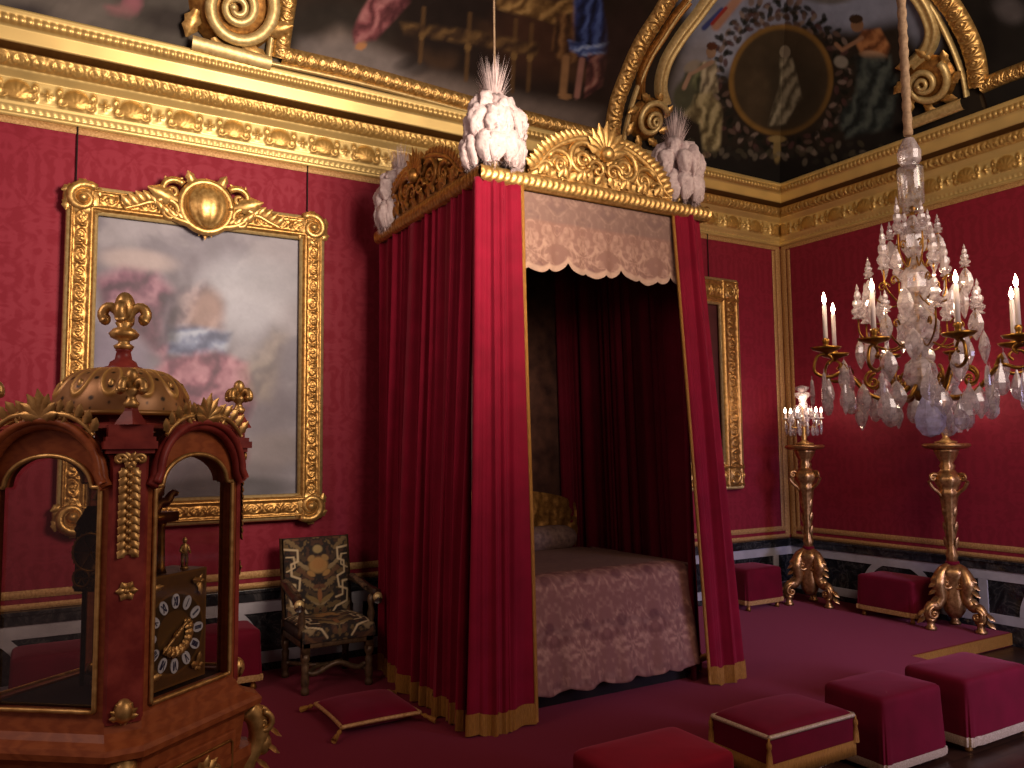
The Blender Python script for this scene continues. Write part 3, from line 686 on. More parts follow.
# gilded cornice of the tester
def tester_rail(p0, p1, n_out):
    mb = MB(); pts = resample(np.array([p0, p1]), 160)
    ribbon(mb, pts, n_out, .12, lambda v: .02+.035*np.sin(PI*v)**.4, r_leaf(.05), .016, 13); return mb
part('tester_cornice', tester_rail((BX0-.05, BY0, TZ+.05), (BX1+.05, BY0, TZ+.05), (0, -1, 0)), GOLD, bed)
part('tester_cornice', tester_rail((BX0, BY1, TZ+.05), (BX0, BY0-.05, TZ+.05), (-1, 0, 0)), GOLDD, bed)  # left rail in the darker gold: the shade of this side is in its colour
part('tester_cornice', tester_rail((BX1, BY0-.05, TZ+.05), (BX1, BY1, TZ+.05), (1, 0, 0)), GOLD, bed)
part('tester_top', MB().box((BX0-.02, BY0-.02, TZ+.0), (BX1+.02, BY1, TZ+.10)), GOLDD, bed)
def crest(c, ax, n, W, Hc):
    """carved cresting: central palmette between two big facing scrolls that run out to small ones"""
    ax = np.array(ax, float); mb = MB(); c = np.array(c, float); ay = Zv; n = np.array(n, float)
    # pierced ground behind the scrolls
    u = np.linspace(-1, 1, 61); hh = Hc*(.08+.60*np.clip(1-np.abs(u), 0, 1)**.42*(1-.22*np.exp(-((np.abs(u)-.22)/.10)**2))+.28*np.exp(-(u/.16)**2)*1.0)
    vv = np.linspace(0, 1, 13)[None]
    rel = r_foliage(.16, 2)((u*W)[:, None]+0*vv+10, vv)*.035+r_foliage(.09)((u*W)[:, None]+3+.3*vv, (vv*2.4) % 1)*.02
    mb.grid(c+(u*W)[:, None, None]*ax+(hh[:, None]*vv)[..., None]*ay+(rel+.01)[..., None]*n)
    mb.grid(c+(u*W)[:, None, None]*ax+(hh[:, None]*vv)[..., None]*ay-(.03+0*rel)[..., None]*n)
    for s in (-1, 1):
        a = ax*s
        o = n*.04
        scroll(mb, c+a*W*.30+ay*Hc*.36+o, a, ay, Hc*.33, 2.0, PI*.9, -1, .032)
        scroll(mb, c+a*W*.58+ay*Hc*.24+o, a, ay, Hc*.24, 1.8, PI*.1, 1, .026)
        scroll(mb, c+a*W*.80+ay*Hc*.13+o, a, ay, Hc*.14, 1.5, PI*.9, -1, .02)
        p = smoothpath([c+a*W*.10+ay*Hc*.70+o, c+a*W*.28+ay*Hc*.70+o, c+a*W*.50+ay*Hc*.60+o, c+a*W*.72+ay*Hc*.42+o, c+a*W*.9+ay*Hc*.14+o, c+a*W*1.0+ay*Hc*.06+o], 44)
        mb.tube(p, np.linspace(.034, .015, 44), 7)
        for k in range(3, 42, 3): leaf(mb, p[k], ay*.45+a*.9, n, Hc*.22, Hc*.14, .4)
        for k in range(7): leaf(mb, c+a*W*(.12+.125*k)+ay*.02+o, ay+a*(.5 if k % 2 else -.5), n, Hc*.2, Hc*.13, .5)
    palmette(mb, c+ay*Hc*.50+n*.06, ax, ay, Hc*.52, 9, 1.35, .30, .3)
    mb.blob(c+ay*Hc*.50+n*.08, (.06, .06, .06), 10, 8)
    scroll(mb, c+ay*Hc*.24+n*.06-ax*.07, -ax, ay, .09, 1.3, 0, 1, .02); scroll(mb, c+ay*Hc*.24+n*.06+ax*.07, ax, ay, .09, 1.3, 0, 1, .02)
    return mb
part('front_crest', crest((3.60, BY0-.01, TZ+.09), Xv, (0, -1, 0), .66, .50), GOLD, bed, label='gilded openwork cresting on the front edge')
def side_crest():
    mb = crest((BX0-.01, 5.72, TZ+.09), -Yv, (-1, 0, 0), .80, .46); return mb
part('side_crest', side_crest(), GOLDD, bed, label='gilded cresting on the left edge, shade put into its colour')  # darker gold than the front crest, standing in for shade
# headboard
hb = MB(); u = np.linspace(0, 1, 60)[:, None]; v = np.linspace(0, 1, 16)[None]
hz = .42+.16*np.sin(PI*u)**.6; rel = r_foliage(.16)(u*1.9, v)*.04
hb.grid(np.stack(np.broadcast_arrays(2.74+u*1.86, 6.58-.02-rel, .88+hz*v), -1))
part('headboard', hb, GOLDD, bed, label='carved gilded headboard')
mb = MB(); th = np.linspace(0, 2*PI, 20, endpoint=False); xx = np.linspace(2.84, 4.48, 30)
rr = .11*np.minimum(1, (1-np.abs(np.linspace(-1, 1, 30))**14))+.012
mb.grid(np.stack([np.repeat(xx[:, None], 20, 1), 6.38+rr[:, None]*1.1*np.cos(th), 1.00+rr[:, None]*np.sin(th)], -1), cv=True)
part('bolster', mb, noisy('grey_lace', (88, 62, 56), (130, 100, 88), 24, .8, 0, .3, .004), bed)
# bed foot seen beside the right curtain
ft = MB(); scroll(ft, (4.98, 5.02, .07), Xv, Zv, .07, 1.2, PI, -1, .026, leaves=False); ft.tube([(4.6, 5.02, .10), (4.8, 5.02, .12), (4.92, 5.02, .10)], .03)
part('foot', ft, GOLDP, bed, label='small pale gilded scroll foot')
# ostrich plumes on the corners
def plume(c, s=1., seed=0):
    c = np.array(c, float); rg = np.random.RandomState(seed)
    v = MB().lathe([(0, 0), (.09, 0), (.05, .03), (.035, .06), (.07, .11), (.085, .15), (.06, .18), (0, .19)], 16, c)
    pot = part('plume_holder', v, GOLD, bed)
    for ring, (n, rad, h, drop) in enumerate(((13, .155, .26, .22), (11, .150, .42, .20), (8, .10, .50, .16), (4, .04, .53, .10))):
        for k in range(n):
            a = 2*PI*(k+.4*ring)/n+rg.uniform(-.15, .15); o = np.array((math.cos(a), math.sin(a), 0)); rad_ = rad*rg.uniform(.88, 1.1); hh = h*rg.uniform(.94, 1.06)
            p = smoothpath([c+Zv*.14, c+Zv*hh*.62*s+o*rad_*.35*s, c+Zv*hh*s+o*rad_*.75*s, c+Zv*(hh-.03)*s+o*(rad_+.02)*s, c+Zv*(hh-drop*.6)*s+o*(rad_+.035)*s, c+Zv*(hh-drop*1.0)*s+o*(rad_+.02)*s], 34)
            t = np.linspace(0, 1, 34); r = (.012+.052*np.clip(t*1.6, 0, 1)**1.2)*np.sqrt(np.clip(1-((t-.62)/.40).clip(0)**2, .02, 1))*s
            m = MB(); seg = 20; th = np.linspace(0, 2*PI, seg, endpoint=False)
            m.tube(p, r, seg, .8)
            V = m.v[0]; nz = fbm(V[:, 0]*34+V[:, 2]*14+7*seed, V[:, 1]*34+V[:, 2]*14, 4, seed+k)-.45
            cen = np.repeat(p, seg, 0); m.v[0] = cen+(V-cen)*(1+1.5*nz)[:, None]
            # loose barbs
            for q in range(330):
                i = rg.randint(8, 34); d = rg.normal(size=3); d[2] = -abs(d[2])*.7; d /= np.linalg.norm(d); b = p[i]+d*r[i]*.7
                e = b+(d*.8+np.array((0, 0, -.5)))*rg.uniform(.02, .05)*s; w = np.cross(d, Zv); w = w/(np.linalg.norm(w)+1e-6)*.0024
                m.add([b-w, b+w, e], [(0, 1, 2)])
            part('feather', m, PLUME, pot)
    m = MB()
    for q in range(420):
        a = rg.uniform(0, 2*PI); e = rg.uniform(.0, .15); tip = c+Zv*s*rg.uniform(.60, .86)+np.array((math.cos(a), math.sin(a), 0))*e*s
        b = c+Zv*.48*s+np.array((math.cos(a), math.sin(a), 0))*.03; mid = (b+tip)/2+Zv*.03
        w = np.array((math.sin(a), -math.cos(a), 0))*.0022
        m.add([b-w, b+w, mid+w*.8, mid-w*.8, tip], [(0, 1, 2, 3), (3, 2, 4)])
    part('egret', m, PLUME, pot, kind='stuff')
plume((2.72, BY0+.06, TZ+.08), 1.0, 1); plume((4.42, BY0+.06, TZ+.08), .98, 2); plume((2.66, 6.36, TZ+.02), .95, 3)

# ---- lace valance between the front curtains
def lace(X, Z, w, h, seed=0, base=(126, 88, 78), hi=(186, 146, 130), dk=(96, 60, 54)):
    """brocade with big mirrored scroll flowers, X Z in metres"""
    p = .46; m = np.abs(np.mod(X, p)-p/2); u = m*9; v = Z*9
    a = fbm(u*1.1+1.5*vnoise(u, v, seed+3), v*1.1+1.5*vnoise(u+9, v, seed+4), 3, seed); b = fbm(u*4, v*4, 3, seed+8)
    r = np.hypot(m, np.mod(Z, .5)-.25); th = np.arctan2(m, np.mod(Z, .5)-.25)
    fl = smooth01((.5+.5*np.cos(8*th+r*30)-.4)*3)*smooth01((.17-r)/.03)
    vine = smooth01((.06-np.abs(a-.47))*40); k = np.clip(.45*vine+.5*fl+.5*(b-.45)*3, 0, 1)[..., None]
    c = lin(base)*(1-k)+lin(hi)*k; d = smooth01((a-.56)*14)[..., None]*.6; return c*(1-d)+lin(dk)*d
x0, x1 = 2.86, 4.36; nx, nz_ = 240, 90
u = np.linspace(0, 1, nx)[:, None]; v = np.linspace(0, 1, nz_)[None]
sc = np.abs(np.sin(PI*(u*3+.12)))**.55*.075+.03*np.abs(np.sin(PI*(u*9+.3)))**.7
bot = 3.20-sc; Xg = x0+u*(x1-x0)+0*v; Zg = (TZ-.01)+(bot-(TZ-.01))*v
Yg = BY0+.02+.012*np.sin(u*34)*v+.006*np.sin(u*77+2)*v
C = lace(Xg, Zg, 0, 0, 2, (136, 98, 86), (176, 138, 120), (112, 78, 72))
e = (Zg-bot); k = smooth01((.035-np.abs(e-.02))/.02)[..., None]; C = C*(1-k*.55)+lin((206, 170, 146))*k*.55
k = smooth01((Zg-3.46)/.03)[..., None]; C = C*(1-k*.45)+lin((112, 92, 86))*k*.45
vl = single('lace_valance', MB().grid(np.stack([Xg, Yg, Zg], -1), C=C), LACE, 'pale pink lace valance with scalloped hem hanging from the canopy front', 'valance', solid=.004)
# ---- bedspread: top, front drop and side drops as one cloth
prof = [(6.36, .905), (6.1, .915), (5.6, .925), (5.1, .928), (4.99, .922), (4.94, .900), (4.915, .86), (4.905, .80)]+[(4.90-.01*k, .74-.085*k) for k in range(8)]
pr = resample(smoothpath(prof, 200), 150)
L = np.concatenate([[0], np.cumsum(np.linalg.norm(np.diff(pr, axis=0), axis=1))]); xs = np.linspace(2.72, 4.62, 230)
s_ = np.clip((xs-2.72)/1.9, 0, 1); edge = np.minimum(xs-2.72, 4.62-xs)
Yg = np.repeat(pr[:, 0][None], 230, 0); Zg = np.repeat(pr[:, 1][None], 230, 0).copy(); Xg = np.repeat(xs[:, None], 150, 1)
drp = np.clip((.86-Zg)/.74, 0, 1)
Yg = Yg+.018*np.sin(xs*16)[:, None]*drp+.01*np.sin(xs*37+1)[:, None]*drp
Yg = Yg+.12*np.exp(-edge/.035)[:, None]*smooth01((5.4-pr[:, 0])/.5)[None]*(pr[:, 0] < 5.3)[None]
hem = .035*np.abs(np.sin(PI*(xs-2.72)/.30))[:, None]*smooth01((.3-Zg)/.2); Zg = Zg-hem
Zg = Zg-.05*np.exp(-edge/.05)[:, None]*(pr[:, 1] > .88)[None]
flat = Zg > .89
C = lace(Xg, np.repeat((L[-1]-L)[None], 230, 0), 0, 0, 5, (128, 80, 70), (182, 134, 112), (96, 46, 42))
bd = np.repeat((L[-1]-L)[None], 230, 0)
for b0, wd in ((.76, .05), (.40, .035), (.03, .03)):
    k = smooth01((wd-np.abs(bd-b0-.02*np.sin(Xg*26)))/wd*1.3)[..., None]; z = vnoise(Xg*40, bd*40, 3)[..., None]; C = C*(1-k*.75)+(lin((150, 106, 92))*z+lin((92, 44, 42))*(1-z))*k*.75
for k in range(6):
    for b0 in (.76, .42):
        r = np.hypot(Xg-2.86-.32*k, bd-b0); q = (smooth01((.055-r)/.02)*.7)[..., None]; C = C*(1-q)+lin((92, 44, 44))*q
k = smooth01((Yg-5.02)/.05)[..., None]; C = C*(1-k)+(lin((120, 86, 74))*.85+C*.15)*k
bs = thing('bedspread', 'brownish pink lace brocade bedspread covering the canopy bed', 'bedspread', (3.67, 5.8, .93))
part('cover', MB().grid(np.stack([Xg, Yg, Zg], -1), C=C), LACE, bs, solid=.006)
for sx, xx in ((-1, 2.715), (1, 4.625)):
    yy = np.linspace(4.99, 6.36, 40)[:, None]; zz = np.linspace(.90, .12, 30)[None]
    P = np.stack(np.broadcast_arrays(xx+sx*.012*np.sin(yy*18)*(.9-zz), yy, zz), -1); part('side_drop', MB().grid(P, C=lace(P[..., 1], P[..., 2], 0, 0, 5)), LACE, bs, solid=.006)

# ---- curtains
def curtain(top, bot, zt, zb, folds, a_t, a_b, seed, nu=260, nv=60, pinch=None):
    top = resample(smoothpath(top, 80), nu); bot = resample(smoothpath(bot, 80), nu)
    u = np.linspace(0, 1, nu); v = np.linspace(0, 1, nv)
    T = np.gradient((top+bot)/2, axis=0); T /= np.linalg.norm(T, axis=1)[:, None]; N = np.stack([T[:, 1], -T[:, 0]], -1)
    ph = 2*PI*folds*(u+.55/folds*(.6*np.sin(2*PI*u*folds*.23+seed)+.4*np.sin(2*PI*u*folds*.41+2*seed)))
    sw = .9*np.sin(2.2*v[None]+seed+5*u[:, None])*v[None]
    am = (a_t+(a_b-a_t)*smooth01(v*1.3))[None]*(.75+.4*np.sin(u*folds*2.4+seed*1.7))[:, None]
    f = np.sin(ph[:, None]+sw)+.34*np.sin(2.17*ph[:, None]+1.1+seed+1.4*v[None])+.10*np.sin(4.3*ph[:, None]+seed+3*v[None])
    xy = top[:, None]*(1-v[None, :, None])+bot[:, None]*v[None, :, None]
    xy = xy+N[:, None]*(am*f)[..., None]+T[:, None]*(am*.55*np.cos(ph[:, None]+sw))[..., None]
    z = zt+(zb-zt)*v[None]+.012*np.sin(ph)[:, None]*v[None]**3
    return np.concatenate([xy, np.broadcast_to(z[..., None], xy.shape[:2]+(1,))], -1), N
def curtain_thing(label, top, bot, zt, zb, folds, a_t, a_b, seed, trim=(), fringe=.17, mat_=None, nu=260, loc=None):
    P, N = curtain(top, bot, zt, zb, folds, a_t, a_b, seed, nu)
    c = thing('bed_curtain', label, 'curtain', loc or (float(P[..., 0].mean()), float(P[..., 1].mean()), zb), 'crimson curtains of the canopy bed')
    part('cloth', MB().grid(P), mat_ or VELVET, c, solid=.006)
    if fringe:
        k = int((1-fringe/(zt-zb))*60); nf = 8; Q = P[:, k:].copy()
        cen = (Q[1:]-Q[:-1]); n2 = np.zeros_like(Q); n2[..., 0] = np.gradient(Q[..., 1], axis=0); n2[..., 1] = -np.gradient(Q[..., 0], axis=0)
        n2 /= np.linalg.norm(n2, axis=-1)[..., None]+1e-9
        m = MB(); s = np.sin(np.arange(nu)*1.9)[:, None, None]*.002
        A, B = Q+n2*(.009+s), Q-n2*(.009+s); A[:, -1, 2] -= .012; B[:, -1, 2] -= .012
        m.grid(A); m.grid(B); part('fringe', m, FRINGE, c, label='gold bullion fringe along the hem')
    for t in trim:
        m = MB(); e = P[t]; m.tube(e, .014, 6); part('edge_trim', m, FRINGE, c, label='gold braid down the edge')
    return c
curtain_thing('long crimson bed curtain closing the left side of the canopy', [(2.60, 6.62), (2.60, 5.8), (2.575, 4.85)], [(2.56, 6.50), (2.50, 5.8), (2.48, 4.87)], TZ+.01, .016, 13, .026, .055, 1.3, (), nu=420)
curtain_thing('bright crimson bed curtain gathered at the front left bedpost', [(2.53, 4.80), (2.57, 4.71), (2.74, 4.70), (2.88, 4.715)], [(2.46, 4.81), (2.55, 4.68), (2.74, 4.67), (2.905, 4.71)], TZ+.01, .016, 3.1, .024, .042, 4.1, (-1,), nu=200)
curtain_thing('crimson bed curtain with gold edge at the front right bedpost', [(4.30, 4.73), (4.44, 4.70), (4.58, 4.74), (4.63, 4.90)], [(4.54, 4.71), (4.72, 4.68), (4.90, 4.73), (4.93, 4.92)], TZ+.01, .016, 3.7, .024, .038, 2.2, (0,), nu=220)
curtain_thing('shadowed crimson curtain along the right side inside the canopy', [(4.58, 4.96), (4.59, 5.9), (4.58, 6.46), (4.42, 6.58)], [(4.74, 5.0), (4.72, 5.9), (4.70, 6.48), (4.52, 6.60)], TZ-.02, .016, 11, .028, .045, 3.3, (), fringe=.17, mat_=VELVETD, nu=380)  # darker crimson carries the shade inside the canopy
# cords that hold the tester from the vault
P = cove_pt('b', 2.72, .42)
m = MB().tube([(2.73, BY0+.06, TZ+.5), (2.73, BY0+.06, 7.3)], .008, 6)
single('suspension_cord', m, CORD, 'thin cord rising from the front left bed plume to the ceiling', 'cord')
# ================================================================ framed pictures on the damask
def rect_rail(p0, p1, n, w, h, rel, A, nv=19, N=None):
    mb = MB(); L = np.linalg.norm(np.array(p1)-np.array(p0)); pts = resample(np.array([p0, p1]), N or int(L/.009))
    def pf(v): return .03+h*(smooth01(v/.12)-.35*smooth01((v-.14)/.08)+.35*smooth01((v-.70)/.06)-.75*smooth01((v-.86)/.14))
    ribbon(mb, pts, n, w, pf, lambda u, v: rel(u, np.clip((v-.22)/.48, 0, 1))*((v > .22) & (v < .70)), A, nv); return mb
def frame_pic(name, label, x0, x1, z0, z1, wf, paint, corner=.18, cart=True):
    y = YB-.03; t = thing(name, label, 'painting', ((x0+x1)/2, y, z0)); n = (0, -1, 0); h = wf/2; rel = r_foliage(.15); A = .035
    part('frame_rail', rect_rail((x1-h, y, z0+.02), (x1-h, y, z1-.02), n, wf, .07, rel, A), FRAMEG, t)
    part('frame_rail', rect_rail((x0+h, y, z1-.02), (x0+h, y, z0+.02), n, wf, .07, rel, A), FRAMEG, t)
    part('frame_rail', rect_rail((x0+.01, y, z0+h), (x1-.01, y, z0+h), n, wf, .07, rel, A), FRAMEG, t)
    part('frame_rail', rect_rail((x1-.01, y, z1-h), (x0+.01, y, z1-h), n, wf, .07, rel, A), FRAMEG, t)
    # outer and inner fillets
    for (a, b, c, d, th) in ((x0+.01, x1-.01, z0+.01, z1-.01, .026), (x0+wf-.01, x1-wf+.01, z0+wf-.01, z1-wf+.01, .022)):
        m = MB()
        for p, q in (((a, c), (b, c)), ((b, c), (b, d)), ((b, d), (a, d)), ((a, d), (a, c))): m.tube([(p[0], y-.05, p[1]), (q[0], y-.05, q[1])], th, 8)
        part('fillet', m, GOLDP, t)
    for sx, cx in ((1, x0+h), (-1, x1-h)):
        for sz, cz in ((-1, z1-h), (1, z0+h)):
            m = MB(); c = np.array((cx, y-.06, cz)); R = corner
            scroll(m, c+np.array((0, -.03, 0)), Xv*sx, Zv*-sz, R*.70, 1.9, PI*.25, 1, R*.20, leaves=False); m.blob(c, (R*.80, .045, R*.80), 30, 8); m.blob(c+np.array((0, -.03, 0)), (R*.24, .06, R*.24), 30, 10, fn=lambda D: 1+.10*np.abs(np.cos(4.5*np.arctan2(D[..., 2], D[..., 0]))))
            for k in range(6):
                a = k*PI/3; leaf(m, c+R*.55*(math.cos(a)*Xv+math.sin(a)*Zv), math.cos(a+1.4)*Xv+math.sin(a+1.4)*Zv, (0, -1, 0), R*.62, R*.42, .3)
            part('corner_ornament', m, GOLD, t)
    if cart:
        m = MB(); c = np.array(((x0+x1)/2, y-.09, z1-.04))
        m.blob(c+np.array((0, -.03, .0)), (.165, .09, .175), 60, 16, fn=lambda D: 1+.07*np.abs(np.cos(5*np.arctan2(D[..., 1], D[..., 0]))))
        th = np.linspace(0, 2*PI, 50); m.tube(np.stack([c[0]+.20*np.cos(th), c[1]+0*th, c[2]+.21*np.sin(th)], -1), .034, 8, up=(0, -1, 0))
        for s in (-1, 1):
            scroll(m, c+Xv*s*.27+Zv*.10, Xv*s, Zv, .11, 1.4, PI*.8, -1, .032); scroll(m, c+Xv*s*.29-Zv*.08, Xv*s, Zv, .12, 1.4, PI*.2, 1, .034); leaf(m, c+Xv*s*.22+Zv*.02, Xv*s+Zv*.3, (0, -1, 0), .26, .13, .4)
            p = smoothpath([c+Xv*s*.12-Zv*.16, c+Xv*s*.26-Zv*.12, c+Xv*s*.40-Zv*.02, c+Xv*s*.52-Zv*.06, c+Xv*s*.62-Zv*.1], 30); m.tube(p, np.linspace(.035, .016, 30), 8)
            for k in range(2, 29, 3): leaf(m, p[k], Zv*.8+Xv*s*.8, (0, -1, 0), .12, .07, .5)
            leaf(m, c+Xv*s*.1+Zv*.17, Xv*s*.5+Zv, (0, -1, 0), .13, .08, .5)
        palmette(m, c-Zv*.16, Xv, -Zv, .12, 5, 1.1, .4)
        part('top_cartouche', m, GOLD, t)
    nx_, nz_ = paint
    g = np.linspace(0, 1, nx_)[:, None]+0*np.linspace(0, 1, nz_)[None]; q = 0*g+np.linspace(0, 1, nz_)[None]
    P = np.stack([x0+wf*.9+g*(x1-x0-1.8*wf), 0*g+y-.015, z1-wf*.9-q*(z1-z0-1.8*wf)], -1); return t, P, g*162, q*220
t, P, X, Y = frame_pic('framed_painting', 'large gilt framed oil painting of grey clouds and mauve drapery behind the clock', .165, 2.185, 1.265, 3.93, .20, (170, 225))
c = Canvas(X, Y, (112, 106, 118))
n = fbm(X*.022+1.3*vnoise(X*.02, Y*.02, 5), Y*.028, 5, 21); c.mix(smooth01((n-.42)*5)*.7, (150, 144, 152)); c.mix(smooth01((.42-n)*6)*.6, (88, 80, 92))
c.ell(32, 34, 26, 9, (168, 152, 152), 0, .9, .8); c.ell(112, 58, 34, 34, (166, 166, 178), 0, .9, .75); c.ell(140, 40, 26, 18, (140, 138, 148), 0, .9, .7)
c.ell(135, 150, 22, 40, (92, 82, 92), 0, .9, .7); c.ell(20, 120, 22, 50, (122, 110, 134), 0, .9, .6); c.ell(140, 182, 34, 15, (124, 114, 116), -10, .9, .8); c.ell(110, 200, 40, 10, (100, 92, 96), 0, .9, .7)
c.ell(100, 212, 60, 10, (66, 62, 66), 0, .7, .8)
# plain masses of drapery and a pale form, no likeness
c.drape([(2, 50), (22, 40), (46, 42), (62, 58), (68, 96), (52, 110), (30, 90), (6, 72)], (66, 38, 58), (112, 70, 92), (156, 116, 132), .10, .16, 12, 2)
c.drape([(58, 58), (84, 46), (98, 62), (98, 92), (80, 104), (60, 96)], (70, 58, 68), (118, 102, 112), (164, 146, 148), .16, .10, 12, 4); c.ell(84, 70, 12, 18, (150, 122, 116), 20, .9, .7)
c.drape([(54, 84), (76, 82), (104, 86), (98, 106), (72, 108), (56, 104)], (64, 72, 104), (112, 122, 152), (170, 178, 196), .12, .3, 8, 6)
c.drape([(34, 132), (56, 108), (92, 100), (118, 110), (124, 142), (112, 176), (96, 170), (90, 150), (66, 152), (52, 172), (36, 164)], (82, 42, 64), (132, 80, 100), (176, 128, 142), .14, .08, 9, 9)
c.drape([(50, 60), (66, 52), (62, 96), (48, 100)], (44, 38, 52), (70, 62, 78), (96, 88, 102), .2, .1, 10, 3, .8)
c.ell(112, 184, 8, 14, (118, 82, 92), 0, .8, .8); c.ell(44, 178, 18, 18, (84, 64, 80), 0, .8, .6)
c.drape([(112, 118), (138, 78), (150, 84), (136, 140), (118, 140)], (86, 74, 70), (122, 108, 98), (150, 136, 122), .1, .1, 16, 5, .5)
c.grain(.09, .16, 8); c.grain(.6, .06, 3)
part('canvas', MB().grid(P, C=c.c), OIL, t)
m = MB()
for x in (.216, 2.06): m.tube([(x, YB-.02, 3.9), (x, YB-.02, 4.43)], .006, 6)
part('hanging_wire', m, HOLE, t)
t, P, X, Y = frame_pic('framed_painting', 'gilt framed painting mostly hidden behind the bed, right edge showing', 5.25, 7.40, 1.34, 3.87, .31, (60, 80), .14, False)
c = Canvas(X, Y, (84, 40, 38)); c.grain(.05, .5, 3); part('canvas', MB().grid(P, C=c.c), OIL, t)
m = MB().tube([(7.0, YB-.02, 3.85), (7.0, YB-.02, 4.43)], .006, 6); part('hanging_wire', m, HOLE, t)

# ================================================================ armchair with tapestry cover
def tapestry(X, Z, w, h, seed=1):
    """X, Z centred metres; symmetric strapwork in gold and cream on near-black"""
    m = np.abs(X); c = Canvas(m*100, -Z*100, (34, 24, 20)); W, Hh = w*50, h*50
    n = fbm(m*24, Z*24+9, 3, seed); c.mix(smooth01((n-.52)*14)*.8, (112, 88, 52)); c.mix(smooth01((.36-n)*16)*.6, (84, 52, 34))
    Hh = Hh or 1
    def strap(pts, col, wd=1.15): c.line([(x*W, y*Hh) for x, y in pts], wd, col)
    A = (196, 172, 134); B = (158, 118, 66)
    for k in range(70):
        c.ell(W*(.06+.9*((k*.618) % 1)), Hh*(-1+2*((k*.377) % 1)), 1.6+1.6*((k*.71) % 1), .7+.8*((k*.53) % 1), [(120, 96, 62), (94, 62, 38), (140, 118, 84), (70, 52, 34)][k % 4], k*47, .5, .9)
    strap([(1.0, -.75), (.62, -.72), (.62, -.45), (.82, -.38), (.82, -.1), (.58, -.02), (.62, .25), (.9, .34), (.86, .62), (.5, .72), (.34, .92)], A)
    strap([(.95, -.55), (.74, -.56), (.72, -.3), (.95, -.2)], A, .8); strap([(.98, .1), (.74, .12), (.72, .45), (.5, .5)], A, 1.1)
    c.ell(0, -.32*Hh, .30*W, .20*Hh, B, 0, .4); c.ell(0, -.36*Hh, .2*W, .13*Hh, (158, 112, 62), 0, .4); c.ell(.22*W, -.5*Hh, .12*W, .07*Hh, (146, 112, 66), 30, .5); c.ell(0, -.72*Hh, .15*W, .1*Hh, (150, 126, 82), 0, .5)
    c.ell(.24*W, -.12*Hh, .14*W, .06*Hh, B, -30, .5); c.ell(.22*W, .5*Hh, .24*W, .055*Hh, (124, 100, 58), -28, .5); c.ell(0, .42*Hh, .07*W, .16*Hh, (132, 84, 48), 0, .5); c.ell(.1*W, .2*Hh, .1*W, .05*Hh, (96, 60, 36), 20, .5)
    c.grain(3., .12, 2); return c.c
